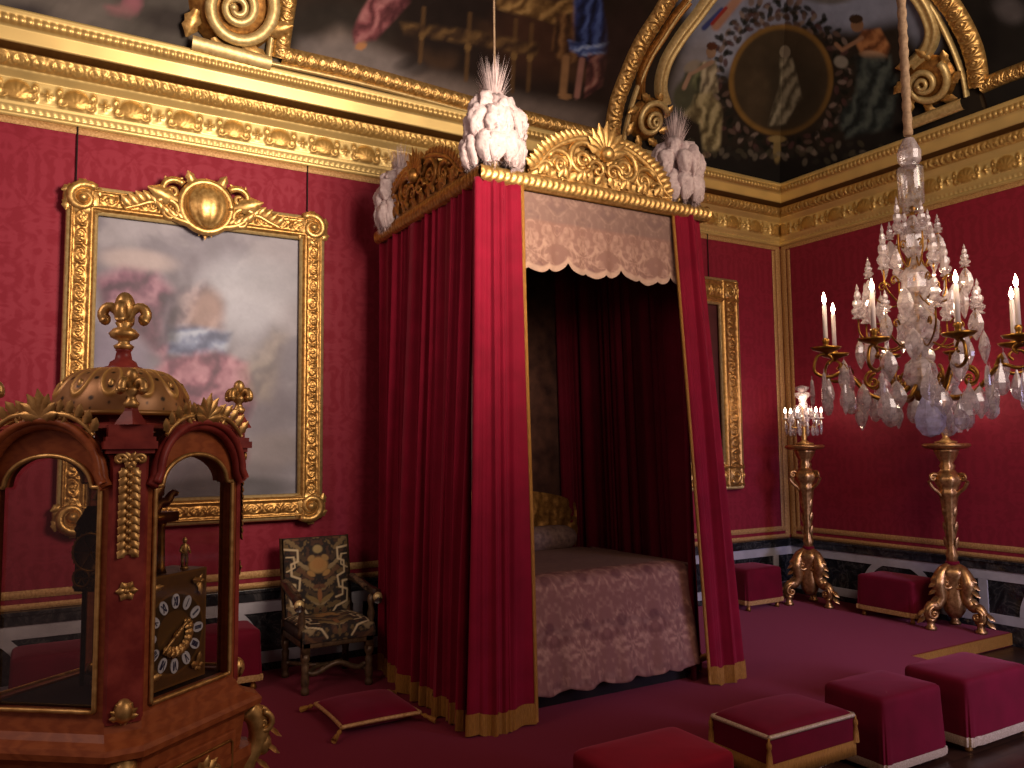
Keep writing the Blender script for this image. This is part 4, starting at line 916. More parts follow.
def armchair(loc, label):
    t = thing('armchair', label, 'chair', loc); o = np.array(loc, float); wd, dp = .57, .56
    def P3(x, y, z): return o+np.array((x, y, z))
    turn = [(.0, 0), (.030, 0), (.034, .03), (.024, .05), (.03, .07), (.034, .10), (.026, .16), (.032, .21), (.022, .23), (.036, .26), (.036, .30), (0, .30)]
    for sx in (-1, 1):
        for y, b in ((0, 0), (dp, 1)):
            m = MB().lathe(turn, 14, P3(sx*(wd/2-.03), y, 0)); m.box(P3(sx*(wd/2-.03)-.03, y-.03, .28), P3(sx*(wd/2-.03)+.03, y+.03, .46)); part('leg', m, GREYGILT, t)
    # arched stretcher and crossing
    m = MB(); m.tube(smoothpath([P3(-wd/2+.05, .05, .15), P3(-.16, .03, .14), P3(0, .02, .20), P3(.16, .03, .14), P3(wd/2-.05, .05, .15)], 30), .022, 8); part('stretcher', m, GREYGILT, t)
    m = MB(); m.tube(smoothpath([P3(-wd/2+.04, .03, .12), P3(-.1, .24, .13), P3(.1, .32, .13), P3(wd/2-.04, dp-.03, .12)], 20), .018, 8); m.tube(smoothpath([P3(wd/2-.04, .03, .12), P3(.1, .24, .13), P3(-.1, .32, .13), P3(-wd/2+.04, dp-.03, .12)], 20), .018, 8); part('stretcher', m, GREYGILT, t)
    part('seat_rail', MB().box(P3(-wd/2, -.03, .34), P3(wd/2, dp+.03, .40)), GREYGILT, t, bevel=.008)
    # seat: padded, with the pattern falling over its front
    u = np.linspace(0, 1, 90)[:, None]; pr = smoothpath([(-.045, .385), (-.05, .43), (-.045, .475), (-.015, .505), (.10, .52), (.3, .52), (.5, .505), (.54, .49)], 90)
    X = -wd/2-.005+(wd+.01)*u+0*pr[:, 0][None]; bow = (1-(2*u-1)**8); Yg = pr[:, 0][None]+0*u; Zg = .385+(pr[:, 1][None]-.385)*(.80+.20*bow)
    LL = np.concatenate([[0], np.cumsum(np.linalg.norm(np.diff(pr, axis=0), axis=1))]); C = tapestry(X, (LL[None]-.35)*1.0+0*X, wd, .70, 4)
    m = MB().grid(o+np.stack([X, Yg, Zg], -1), C=C); m.box(P3(-wd/2, -.03, .39), P3(wd/2, dp, .47)); m.c[-1][:] = lin((48, 32, 24)); part('seat', m, TAPESTRY, t)
    # back: leaning, padded both sides
    g = np.linspace(0, 1, 90)[:, None]; q = np.linspace(0, 1, 120)[None]; h0, h1 = .46, 1.11; wb = .545
    X = (g-.5)*wb+0*q; Z = h0+(h1-h0)*q+0*g; pad = .045*(1-(2*g-1)**6)*(1-(2*q-1)**8); Yb = .50+.13*q
    m = MB().grid(o+np.stack([X, Yb-.03-pad, Z], -1), C=tapestry(X, Z-(h0+h1)/2, wb, h1-h0, 7))
    b0 = m.n; V = [P3(s*wb/2, y+dy, z) for z, y in ((h0, .50), (h1, .63)) for dy in (-.03, .04) for s in (-1, 1)]
    m.add(V, [(0, 1, 5, 4), (2, 3, 7, 6), (0, 2, 6, 4), (1, 3, 7, 5), (4, 5, 7, 6), (0, 1, 3, 2)], np.repeat(lin((52, 34, 28))[None], 8, 0)); part('backrest', m, TAPESTRY, t)
    for s in (-1, 1):
        m = MB(); m.tube([P3(s*(wb/2+.012), .50, .42), P3(s*(wb/2+.012), .635, 1.115)], .014, 6); part('back_upright', m, GREYGILT, t)
        p = smoothpath([P3(s*(wd/2-.01), .545, .76), P3(s*(wd/2+.015), .36, .755), P3(s*(wd/2+.03), .15, .72), P3(s*(wd/2+.03), .02, .705), P3(s*(wd/2+.03), -.035, .675), P3(s*(wd/2+.03), -.03, .64)], 30)
        m = MB(); m.tube(p, np.concatenate([np.full(22, .032), np.linspace(.034, .042, 4), np.full(4, .034)]), 10); ar = part('armrest', m, DARKW, t)
        m = MB(); m.lathe([(0, .42), (.026, .42), (.03, .46), (.02, .49), (.032, .54), (.02, .60), (.03, .64), (.024, .69), (0, .7)], 12, P3(s*(wd/2-.005), .02, 0)); part('arm_support', m, GREYGILT, ar)
        m = MB(); m.blob(P3(s*(wd/2+.03), -.035, .675), (.040, .03, .042), 12, 8); part('arm_knuckle', m, GOLDP, ar)
        u2 = np.linspace(0, 1, 14); m = MB().tube([P3(s*(wd/2-.0), .50-.36*k, .785-.028*k-.03*k*k) for k in u2], .030, 8, .6); part('arm_pad', m, noisy('arm_tapestry', (50, 34, 28), (122, 92, 62), 40, .9, 0, .3), ar)
    return t
armchair((2.075, 6.20, 0), 'old high-backed armchair covered in dark floral tapestry beside the bed')

# ================================================================ floor cushion with tassels
cu = thing('floor_cushion', 'flat crimson floor cushion with gold braid and corner tassels before the armchair', 'cushion', (2.03, 5.44, 0))
def pillow(mb, c, hx, hy, hz, n=44):
    g = np.linspace(-1, 1, n); U, V = np.meshgrid(g, g, indexing='ij'); ed = np.clip((1-np.abs(U)**3)*(1-np.abs(V)**3), 0, 1)**.42
    pin = 1-.05*(1-np.abs(U*V)); X = c[0]+U*hx*(1-.04*(1-V**2)); Y = c[1]+V*hy*(1-.04*(1-U**2))
    mb.grid(np.stack([X, Y, c[2]+hz*ed], -1)); mb.grid(np.stack([X, Y, c[2]-hz*ed*.9], -1))
    e = [(c[0]+a*hx*(1-.04*(1-b*b)), c[1]+b*hy*(1-.04*(1-a*a)), c[2]) for a, b in [(k, -1) for k in g]+[(1, k) for k in g]+[(k, 1) for k in g[::-1]]+[(-1, k) for k in g[::-1]]]
    return e
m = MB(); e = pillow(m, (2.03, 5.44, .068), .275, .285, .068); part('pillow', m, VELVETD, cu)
m = MB().tube(e, .014, 6); part('gold_braid', m, GALLOON, cu)
def tassel(mb, p, L=.10, d=(0, 0, -1), r=.016):
    p = np.array(p, float); d = np.array(d, float); d /= np.linalg.norm(d); t = [0, .12, .2, .34, .4, .6, 1.]; rr = [.4, .5, 1.0, 1.05, .7, 1.1, 1.35]
    mb.tube([p+d*L*k for k in t], [r*k for k in rr], 10)
for sx, sy in ((-1, -1), (1, -1), (1, 1), (-1, 1)):
    m = MB(); p = np.array((2.03+sx*.28, 5.44+sy*.29, .06)); tassel(m, p, .11, (sx*.8, sy*.8, -.42), .015); part('tassel', m, FRINGE, cu)

# ================================================================ stools
def box_drape(mb, w, d, z0, z1, bow=.012, flare=.02, seed=0, top=True, n=40, r=.03):
    """padded top with a cloth skirt: rounded rectangle swept down"""
    th = np.linspace(0, 2*PI, n*4, endpoint=False); e = .14
    cx = np.sign(np.cos(th))*np.abs(np.cos(th))**e; sy = np.sign(np.sin(th))*np.abs(np.sin(th))**e
    lev = [(0., z1+bow), (.3, z1+bow*.95), (.6, z1+bow*.7), (.85, z1+bow*.25), (.94, z1-.004), (.985, z1-.016), (1., z1-.035), (1.0, z1-.06)]
    for k in range(1, 13): lev.append((1.+flare*2*k/12., z1-.06+(z0-z1+.06)*k/12.))
    wob = np.sin(th*9+seed)+.6*np.sin(th*17+2*seed)
    P = np.zeros((len(th), len(lev), 3))
    for j, (s, z) in enumerate(lev):
        k = max(0, (j-8)/12.); f = s+.018*k*wob; P[:, j] = np.stack([cx*w/2*f, sy*d/2*f, np.full(len(th), z)], -1)
    mb.grid(P, cu=True); return P
def skirt_stool(label, loc, w, d, h, z0, trim, group=None, feet=True, seed=0, cloth=None, tz=.045):
    t = thing('covered_stool', label, 'stool', loc, group or 'crimson stools'); o = np.array(loc, float)
    m = MB(); P = box_drape(m, w, d, z0, h, seed=seed); m.v = [v+o for v in m.v]; part('cloth_cover', m, cloth or VELVETD, t)
    lo = P[:, -1]; up = lo.copy(); up[:, 2] += tz; cen = np.array((0, 0, 0))
    k = 1+.012; A = lo*np.array((k, k, 1))+o-np.array((0, 0, .004)); B = up*np.array((k, k, 1))+o
    m = MB().grid(np.stack([A, B, B*.5+A*.5+(lo*np.array((.012, .012, 0)))], 1)[:, [0, 2, 1]], cu=True); part('fringe', m, trim, t, label='braid fringe along the hem')
    for sx in (-1, 1):
        for sy in (-1, 1):
            m = MB().lathe([(0, 0), (.02, 0), (.028, .012), (.024, .03), (.018, .05), (.026, max(z0, .06)), (.02, max(z0, .06)+.1), (0, max(z0, .06)+.1)], 10, o+np.array((sx*(w/2-.05), sy*(d/2-.05), 0))); part('leg', m, GOLDD, t)
    return t
skirt_stool('crimson skirted stool in the front row, between braided stool and rightmost stool', (4.70, 3.34, FLZ), .60, .44, .46, .035, SILVERB, seed=1)
skirt_stool('rightmost crimson skirted stool of the front row with pale fringe', (5.56, 3.30, FLZ), .74, .46, .46, .05, SILVERB, seed=2, tz=.055)
skirt_stool('nearest crimson stool, cut off by the bottom edge before the bed', (2.72, 3.24, FLZ), .70, .46, .46, .035, SILVERB, seed=3, cloth=velvet('bright_crimson_velvet', (120, 8, 26), (136, 10, 32), .3))
skirt_stool('small crimson stool against the wall right of the bed', (7.16, 6.72, 0), .56, .44, .46, .075, GALLOON, seed=4)
skirt_stool('wide crimson stool against the right wall beside the gilded stand', (7.97, 5.44, 0), .42, .66, .44, .075, GALLOON, seed=5)
skirt_stool('crimson stool in the shadow behind the clock, left of the armchair', (1.26, 6.74, 0), .62, .44, .46, .075, GALLOON, seed=6)
skirt_stool('crimson stool seen through the left window of the clock', (.18, 6.74, 0), .56, .44, .46, .075, GALLOON, seed=7)
# braided folding stool
def braided_stool(label, loc, w, d):
    t = thing('folding_stool', label, 'stool', loc, 'crimson stools'); o = np.array(loc, float); h = .45
    m = MB(); n = 46; g = np.linspace(-1, 1, n); U, V = np.meshgrid(g, g, indexing='ij')
    Z = h-.01+.03*np.cos(U*1.4)*(1-.4*V*V)*1.0-.035*np.exp(-(U/.5)**2)*0; ed = ((1-np.abs(U)**10)*(1-np.abs(V)**10))**.5; Z = h-.03+(Z-h+.04)*ed
    m.grid(o+np.stack([U*w/2, V*d/2, Z], -1)); part('cushion', m, VELVETD, t)
    e = np.array([(a*w/2, b*d/2, h-.03) for a, b in [(k, -1) for k in g]+[(1, k) for k in g]+[(k, 1) for k in g[::-1]]+[(-1, k) for k in g[::-1]]])+o
    m = MB().tube(e, .013, 6); part('silver_braid', m, SILVERB, t)
    rng_ = np.stack([e, e*1], 1); dn = e-np.array((0, 0, .17)); q = (e-o)*np.array((1.012, 1.012, 1))
    m = MB().grid(np.stack([e, dn], 1), cu=True); part('apron', m, VELVETD, t)
    s = np.sin(np.arange(len(e))*2.3)*.004; a = o+(e-o)*np.array((1.015, 1.015, 1))-np.array((0, 0, .14)); b = a-np.array((0, 0, .085)); b[:, 2] += s
    m = MB().grid(np.stack([a, b], 1), cu=True); part('fringe', m, FRINGE, t, solid=.004)
    for sx in (-1, 1):
        for sy in (-1, 1):
            m = MB(); p = o+np.array((sx*w/2*1.02, sy*d/2*1.02, h-.03)); tassel(m, p, .15, (0, 0, -1), .014); part('tassel', m, FRINGE, t)
    for y in (-d/2+.05, d/2-.05):
        for s in (-1, 1):
            m = MB(); m.tube(smoothpath([o+np.array((s*w*.40, y, .02)), o+np.array((s*w*.28, y, .08)), o+np.array((0, y+.01*s, .18)), o+np.array((-s*w*.30, y, .30)), o+np.array((-s*w*.42, y, .40))], 24), .022, 8); part('leg', m, DARKW, t)
    for s in (-1, 1): part('foot_rail', MB().tube([o+np.array((s*w*.40, -d/2+.03, .025)), o+np.array((s*w*.40, d/2-.03, .025))], .024, 8), DARKW, t)
    return t
braided_stool('crimson folding stool with silver braid, gold fringe and corner tassels, front row', (3.77, 3.33, FLZ), .70, .42)
# ================================================================ the clock
CX, CY = .272, 3.27
HX, HY = .43, .335         # half diagonals of the lozenge-shaped case (corners cut)
clk = thing('automaton_clock', 'tall glazed pedestal clock with pierced gilt dome and enamel dial, at the left', 'clock', (CX, CY, FLZ))
CB = np.array((CX, CY, 0.))
def poly8(k, cut=.055):
    """case plan: lozenge with four cut corners, scaled by k; counter-clockwise from the front"""
    a, b = HX*k, HY*k; c = cut
    ex, ey = c, c*HY/HX*1.0
    return [(ex, -b+ey*.3), (a-ex*.5, -ey), (a-ex*.5, ey), (ex, b-ey*.3), (-ex, b-ey*.3), (-a+ex*.5, ey), (-a+ex*.5, -ey), (-ex, -b+ey*.3)]
def stack(mb, lev, cut=.055):
    P = []
    for k, z in lev: P.append([(CX+x, CY+y, z) for x, y in poly8(k, cut)])
    P = np.array(P).transpose(1, 0, 2); b = mb.n; mb.grid(P, cu=True)
    n = len(lev); mb.f.append(tuple(b+i*n for i in range(8))[::-1]); mb.f.append(tuple(b+i*n+n-1 for i in range(8)))
    return mb
m = stack(MB(), [(1.30, FLZ), (1.30, FLZ+.05), (1.24, FLZ+.07), (1.12, .02), (1.10, .10), (1.10, .66), (1.16, .70), (1.16, .74)]); part('pedestal', m, WOODC, clk, smooth=False)
m = stack(MB(), [(1.06, .74), (1.08, .80), (1.10, .855), (1.16, .875), (1.24, .885), (1.25, .905), (1.22, .92), (1.12, .935), (1.05, .955), (1.02, .985), (1.0, 1.0)]); part('base_moulding', m, WOODC, clk, smooth=False)
# frieze drawers with gilt mounts, one to each front face
# arched faces
Q = poly8(1.0)
def face_frame(i0, i1):
    p, q = np.array(Q[i0]), np.array(Q[i1]); L = np.linalg.norm(q-p); ux = (q-p)/L; nn = np.array((ux[1], -ux[0])); return p, ux, nn, L
def fp(F, u, z, off=0.): p, ux, nn, L = F; v = p+ux*u+nn*off; return np.array((CX+v[0], CY+v[1], z))
Z0, ZS, ZT = 1.0, 1.735, 1.84         # sill, springing, top of the arch opening
def arch_open(L, ins, n=24):
    a0, a1 = ins, L-ins; w = (a1-a0); r = w*.42; c = (a0+a1)/2
    pts = [(a0, Z0+.02), (a0, ZS), (c-r, ZS)]+[(c-r*math.cos(t), ZS+(ZT-ZS)*math.sin(t)) for t in np.linspace(0, PI, n)]+[(c+r, ZS), (a1, ZS), (a1, Z0+.02)]
    return pts
def arch_outer(L, n=24):
    c = L/2; r = L*.46
    return [(0, Z0), (0, ZS), (c-r, ZS+.03)]+[(c-r*math.cos(t), ZS+.03+(1.945-ZS-.03)*math.sin(t)) for t in np.linspace(0, PI, n)]+[(c+r, ZS+.03), (L, ZS), (L, Z0)]
sides = {'fr': (0, 1), 'br': (2, 3), 'bl': (4, 5), 'fl': (6, 7)}
for key, (i0, i1) in sides.items():
    F = face_frame(i0, i1); L = F[3]; A, B = arch_outer(L), arch_open(L, .032)
    m = MB(); n = len(A); V = []
    for off in (0, -.035):
        for (ua, za), (ub, zb) in zip(A, B): V += [fp(F, ua, za, off), fp(F, ub, zb, off)]
    fs = []
    for k in range(n-1):
        fs.append((2*k, 2*k+1, 2*k+3, 2*k+2)); o = 2*n; fs.append((o+2*k, o+2*k+2, o+2*k+3, o+2*k+1)); fs.append((2*k+1, o+2*k+1, o+2*k+3, 2*k+3)); fs.append((2*k, 2*k+2, o+2*k+2, o+2*k))
    m.add(V, fs); m.add([fp(F, 0, Z0, 0), fp(F, L, Z0, 0), fp(F, L-.032, Z0+.02, 0), fp(F, .032, Z0+.02, 0), fp(F, 0, Z0, -.035), fp(F, L, Z0, -.035), fp(F, L-.032, Z0+.02, -.035), fp(F, .032, Z0+.02, -.035)], [(0, 1, 2, 3), (7, 6, 5, 4), (3, 2, 6, 7)])
    door = part('window_frame', m, WOODC, clk, smooth=False)
    m = MB(); m.tube(resample(np.array([fp(F, u, z, .006) for u, z in B]+[fp(F, B[0][0], B[0][1], .006)]), 220), .0085, 6); part('gilt_bead', m, GOLD, door)
    m = MB(); C_ = fp(F, L/2, 1.4, -.018); V = [fp(F, u, z, -.018) for u, z in B]; m.add(V, [tuple(range(len(V)))]); part('glass_pane', m, PANED if key in ('fl', 'br') else PANE, door, smooth=False)
    # hood moulding over the arch
    if key in ('fr', 'fl', 'br', 'bl'):
        m = MB(); hp = [A[0+1]]+A[2:-2]+[A[-2]]; pts = np.array([fp(F, u, z, .02) for u, z in hp]); pts = resample(pts, 70)
        N3 = np.array((F[2][0], F[2][1], 0)); m.tube(pts, .020, 8); m.tube(pts+N3*.02+np.array((0, 0, .012)), .014, 8); part('hood_moulding', m, TORT if key == 'fr' else WOODC, door)
        # gilt spray on the crown of the arch
        m = MB(); c = fp(F, L/2, 1.975, .045); ax = np.array((F[1][0], F[1][1], 0)); palmette(m, c-Zv*.01, ax, Zv, .10, 7, 1.4, .4, .5)
        for s in (-1, 1):
            scroll(m, c+ax*s*.07-Zv*.015, ax*s, Zv, .035, 1.3, PI, -1, .011, leaves=False)
            p = smoothpath([c+ax*s*.03, c+ax*s*.10-Zv*.005, c+ax*s*.155-Zv*.035, c+ax*s*.19-Zv*.07], 16); m.tube(p, np.linspace(.014, .007, 16), 6)
            for k in range(2, 15, 3): leaf(m, p[k], Zv+ax*s*.6, N3, .06, .035, .6)
        part('gilt_spray', m, GOLD, clk)
# corner pilasters
for name, (i0, i1) in {'front': (7, 0), 'right': (1, 2), 'back': (3, 4), 'left': (5, 6)}.items():
    p, q = np.array(Q[i0]), np.array(Q[i1]); ux = (q-p); L = np.linalg.norm(ux); ux /= L; nn = np.array((ux[1], -ux[0])); F = (p, ux, nn, L); N3 = np.array((nn[0], nn[1], 0)); A3 = np.array((ux[0], ux[1], 0))
    m = MB(); V = [fp(F, u, z, o) for z in (.98, 1.84) for u, o in ((-.004, 0), (.006, .016), (L-.006, .016), (L+.004, 0), (L/2, -.03))]
    m.add(V, [(0, 1, 6, 5), (1, 2, 7, 6), (2, 3, 8, 7), (3, 4, 9, 8), (4, 0, 5, 9), (5, 6, 7, 8, 9)]); pil = part('pilaster', m, TORT, clk, smooth=False)
    # capital
    m = MB()
    for z0, z1, o in ((1.845, 1.86, .035), (1.86, 1.885, .05), (1.885, 1.90, .04), (1.90, 1.94, .025)):
        V = [fp(F, u, z, w) for z in (z0, z1) for u, w in ((-o*.6, -.02), (-o*.5, o), (L+o*.5, o), (L+o*.6, -.02))]; m.add(V, [(0, 1, 5, 4), (1, 2, 6, 5), (2, 3, 7, 6), (3, 0, 4, 7), (4, 5, 6, 7), (3, 2, 1, 0)])
    part('capital', m, TORT, pil, smooth=False)
    m = MB(); c = fp(F, L/2, 1.825, .03); rosette(m, c, A3, Zv, .03, 6)
    for s in (-1, 1): scroll(m, c+A3*s*.032+Zv*.0, A3*s, Zv, .022, 1.3, PI, -1, .009, leaves=False)
    for k in range(11):
        z = 1.80-.026*k; w = .030*(1-.05*k); leaf(m, fp(F, L/2-.004, z, .018), -Zv-A3*.8, N3, .045, .03, .4); leaf(m, fp(F, L/2+.004, z, .018), -Zv+A3*.8, N3, .045, .03, .4); m.blob(fp(F, L/2, z, .028), (.010,)*3, 8, 6)
    part('gilt_garland', m, GOLD, pil)
    m = MB(); rosette(m, fp(F, L/2, 1.40, .018), A3, Zv, .034, 6); part('gilt_rosette', m, GOLD, pil)
    m = MB(); c = fp(F, L/2, 1.02, .02); palmette(m, c-Zv*.02, A3, Zv, .06, 7, 1.5, .4, .4); palmette(m, c, A3, -Zv, .06, 5, 1.0, .4, .4); m.blob(c, (.03, .03, .04), 10, 8); part('gilt_mount', m, GOLD, pil)
    # corner finial on a small tapering block
    b = fp(F, L/2, 0, .012); m = MB().lathe([(0, 1.94), (.05, 1.94), (.045, 1.95), (.022, 1.985), (.018, 2.0), (0, 2.0)], 4, (b[0], b[1], 0)); part('finial_block', m, TORT, clk, smooth=False)
    k = 1.0; m = MB().lathe([(0, 1.99), (.018, 1.995), (.026, 2.01), (.016, 2.022), (.012, 2.035), (.03, 2.05), (.022, 2.066), (0, 2.07)], 16, (b[0], b[1], 0))
    for j in range(4):
        a = j*PI/2+PI/4; d = np.array((math.cos(a), math.sin(a), 0)); m.tube(smoothpath([b+Zv*2.05, b+Zv*2.085+d*.03, b+Zv*2.075+d*.046, b+Zv*2.055+d*.048], 12), np.linspace(.012, .014, 12), 8); m.blob(b+Zv*2.055+d*.047, (.014,)*3, 8, 6)
    m.blob(b+Zv*2.098, (.022, .022, .030), 12, 8); part('fleur_finial', m, GOLD, clk)
# dome
m = stack(MB(), [(.98, 1.93), (.90, 1.945), (.62, 1.955), (.60, 1.985), (.56, 1.99)]); part('dome_base', m, TORT, clk, smooth=False)
nth, nph = 240, 70; th = np.linspace(0, 2*PI, nth, endpoint=False)[:, None]; q = np.linspace(0, 1, nph)[None]
R = .232*np.cos(q*PI/2*.90)**.72*(1-0*th); Z = 1.985+.170*np.sin(q*PI/2)**.95+0*th
S = th/(2*PI)*12; ds = (np.mod(S, 1)-.5)*2; dv = (q-.55)/.34
C = np.ones((nth, nph, 3))*lin((156, 110, 64))*(.85+.3*vnoise(th*9, q*9, 3))[..., None]
ov = np.hypot(ds/.62, dv); lift = np.exp(-((ov-.92)/.12)**2); k = np.clip(lift*1.3, 0, 1)[..., None]; C = C*(1-k)+lin((206, 158, 84))*k
ds2 = (np.mod(S+.5, 1)-.5)*2; cq = .0575*np.cos(q*PI/2*.90)**.72; hole = 0*S
for dd_, q0, rr_ in ((ds, .36, .012), (ds2, .18, .010), (ds, .12, .007), (ds2, .50, .010), (ds, .62, .008), (ds2, .05, .006)): hole = np.maximum(hole, smooth01((rr_-np.hypot(dd_*cq, (q-q0)*.26*.9))/.005))
C = C*(1-hole[..., None]*.93); Rr = R+.008*lift
m = MB().grid(np.stack([CX+Rr*np.cos(th), CY+Rr*np.sin(th), Z], -1), cu=True, C=C); m.tube([(CX+.236*math.cos(a), CY+.236*math.sin(a), 1.985) for a in np.linspace(0, 2*PI, 60)], .010, 6); m.c[-1][:] = lin((150, 104, 48))
part('pierced_dome', m, CHASED, clk, label='pierced gilt dome')
m = MB()
for j in range(12):
    a = 2*PI*(j+.5)/12; c = np.array((CX+.200*math.cos(a), CY+.200*math.sin(a), 2.085)); m.blob(c, (.012, .012, .02), 8, 6)
part('dome_beads', m, GOLD, clk)
# crowning lily
m = MB().lathe([(0, 2.145), (.062, 2.145), (.066, 2.16), (.05, 2.165), (.045, 2.18), (.03, 2.19), (.024, 2.22), (.03, 2.225), (0, 2.23)], 20, (CX, CY, 0)); part('finial_base', m, TORT, clk)
m = MB().lathe([(0, 2.225), (.028, 2.228), (.034, 2.24), (.02, 2.25), (.018, 2.258), (.042, 2.27), (.050, 2.285), (.036, 2.303), (.022, 2.31), (.03, 2.325), (.026, 2.33), (0, 2.335)], 18, (CX, CY, 0), .06, 6)
b = np.array((CX, CY, 0.))
for j in range(4):
    a = j*PI/2-.3; d = np.array((math.cos(a), math.sin(a), 0)); m.tube(smoothpath([b+Zv*2.325, b+Zv*2.375+d*.03, b+Zv*2.385+d*.058, b+Zv*2.36+d*.075, b+Zv*2.335+d*.066], 16), np.linspace(.016, .020, 16), 8); m.blob(b+Zv*2.34+d*.066, (.02, .02, .024), 8, 6)
m.blob(b+Zv*2.385, (.034, .034, .055), 14, 10, fn=lambda D: 1+.06*np.cos(6*np.arctan2(D[..., 1], D[..., 0]))); part('lily_finial', m, GOLD, clk)
# movement and dial, set behind the right-hand front window
F = face_frame(0, 1); L = F[3]; A3 = np.array((F[1][0], F[1][1], 0)); N3 = np.array((F[2][0], F[2][1], 0)); dep = -.048
W, HH, zc = .31, .39, 1.225; uc = .19
def dp(x, z, o=0.): return fp(F, uc+x, zc+z, dep+o)
g = np.linspace(-.5, .5, 110)[:, None]; q = np.linspace(-.5, .5, 130)[None]; X = g*W+0*q; Z = q*HH+0*g; r = np.hypot(X, Z+.015); an = np.arctan2(X, Z+.015)
c = Canvas(X*100, -Z*100, (128, 94, 54)); n = vnoise(X*60, Z*60, 4); c.mix(smooth01((n-.55)*6)*.6, (140, 100, 52)); c.mix(smooth01((.138-r)/.006), (96, 76, 46)); c.mix(smooth01((.082-r)/.004), (132, 100, 54))
c.mix(smooth01((.006-abs(r-.14))/.004), (150, 112, 58)); c.mix(smooth01((.01-np.minimum(W/2-abs(X), HH/2-abs(Z)))/.006), (156, 116, 60))
P = np.array([[dp(X[i, j], Z[i, j]) for j in range(130)] for i in range(110)]); dial = part('dial_plate', MB().grid(P, C=c.c), DIALM, clk, label='square engraved gilt dial plate')
# chapter ring cartouches and roman numerals
ENAMEL = noisy('white_enamel', (196, 196, 200), (222, 222, 224), 20, .3, 0, 0); BLUE = noisy('dark_blue_enamel', (22, 26, 60), (32, 36, 76), 20, .4, 0, 0)
NUM = ['XII', 'I', 'II', 'III', 'IIII', 'V', 'VI', 'VII', 'VIII', 'IX', 'X', 'XI']
for k, nm in enumerate(NUM):
    a = k*PI/6; rc = .112; cx, cz = rc*math.sin(a), rc*math.cos(a)-.015; ex, ez = (math.cos(a), -math.sin(a)), (math.sin(a), math.cos(a))
    w, h = .019, .026
    pl = [(w*math.cos(t)*(1 if abs(math.cos(t)) < .8 else .95), h*math.sin(t)) for t in np.linspace(0, 2*PI, 20, endpoint=False)]
    m = MB(); V = [dp(cx+x*ex[0]+y*ez[0], cz+x*ex[1]+y*ez[1], .003) for x, y in pl]+[dp(cx+x*ex[0]+y*ez[0], cz+x*ex[1]+y*ez[1], .0) for x, y in pl]
    m.add(V, [tuple(range(20))]+[(i, (i+1) % 20, 20+(i+1) % 20, 20+i) for i in range(20)]); pl_ = part('enamel_cartouche', m, ENAMEL, dial, smooth=False)
    m = MB(); wid = {'I': .35, 'V': .9, 'X': .9}; tot = sum(wid[ch] for ch in nm); sc = min(.0125, .031/tot); x = -tot*sc/2
    def bar(x0, y0, x1, y1, t=.0017):
        d = np.array((x1-x0, y1-y0)); d /= np.linalg.norm(d); nx, ny = -d[1]*t, d[0]*t
        m.add([dp(cx+px*ex[0]+py*ez[0], cz+px*ex[1]+py*ez[1], .0042) for px, py in ((x0+nx, y0+ny), (x0-nx, y0-ny), (x1-nx, y1-ny), (x1+nx, y1+ny))], [(0, 1, 2, 3)])
    for ch in nm:
        ww = wid[ch]*sc; hh = .016
        if ch == 'I': bar(x+ww/2, -hh, x+ww/2, hh)
        elif ch == 'V': bar(x, hh, x+ww/2, -hh); bar(x+ww, hh, x+ww/2, -hh)
        else: bar(x, hh, x+ww, -hh); bar(x+ww, hh, x, -hh)
        x += ww
    o = part('roman_numeral', m, BLUE, dial, smooth=False)
def hand(a, L_, w):
    m = MB(); d = (math.sin(a), math.cos(a)); pts = np.array([dp(d[0]*s, d[1]*s-.015, .014) for s in np.linspace(-.02, L_, 14)]); m.tube(pts, w*(1+.8*np.sin(np.linspace(0, 3*PI, 14))**2)*np.linspace(1, .35, 14), 6); return m
part('hour_hand', hand(math.radians(52), .062, .007), GOLD, dial); part('minute_hand', hand(math.radians(232), .088, .006), GOLD, dial)
m = MB()
for s in np.linspace(.0, 1, 9):
    a = math.radians(60+150*s); p = dp(.066*math.sin(a), .066*math.cos(a)-.015, .005); leaf(m, p, A3*math.cos(a)-Zv*math.sin(a), N3, .04, .03, .4); m.blob(p, (.013,)*3, 8, 6)
    p2 = dp(.045*math.sin(a), .045*math.cos(a)-.015, .004); leaf(m, p2, A3*math.sin(a)+Zv*math.cos(a), N3, .03, .025, .4)
part('moon_crescent', m, GOLD, dial)
m = MB()
for sx in (-1, 1):
    for sz in (-1, 1):
        c = dp(sx*.115, sz*.15-.0, .004); rosette(m, c, A3, Zv, .024, 5); leaf(m, c, A3*-sx*.8+Zv*.2, N3, .05, .026, .4); leaf(m, c, -Zv*sz, N3, .05, .026, .4)
part('corner_mounts', m, GOLD, dial)
m = MB(); V = [dp(x, z, o) for o in (-.002, -.16) for x, z in ((-W/2, -HH/2), (W/2, -HH/2), (W/2, HH/2), (-W/2, HH/2))]; m.add(V, [(4, 5, 6, 7), (0, 1, 5, 4), (1, 2, 6, 5), (2, 3, 7, 6), (3, 0, 4, 7)]); part('movement_case', m, BRONZE, clk, smooth=False)
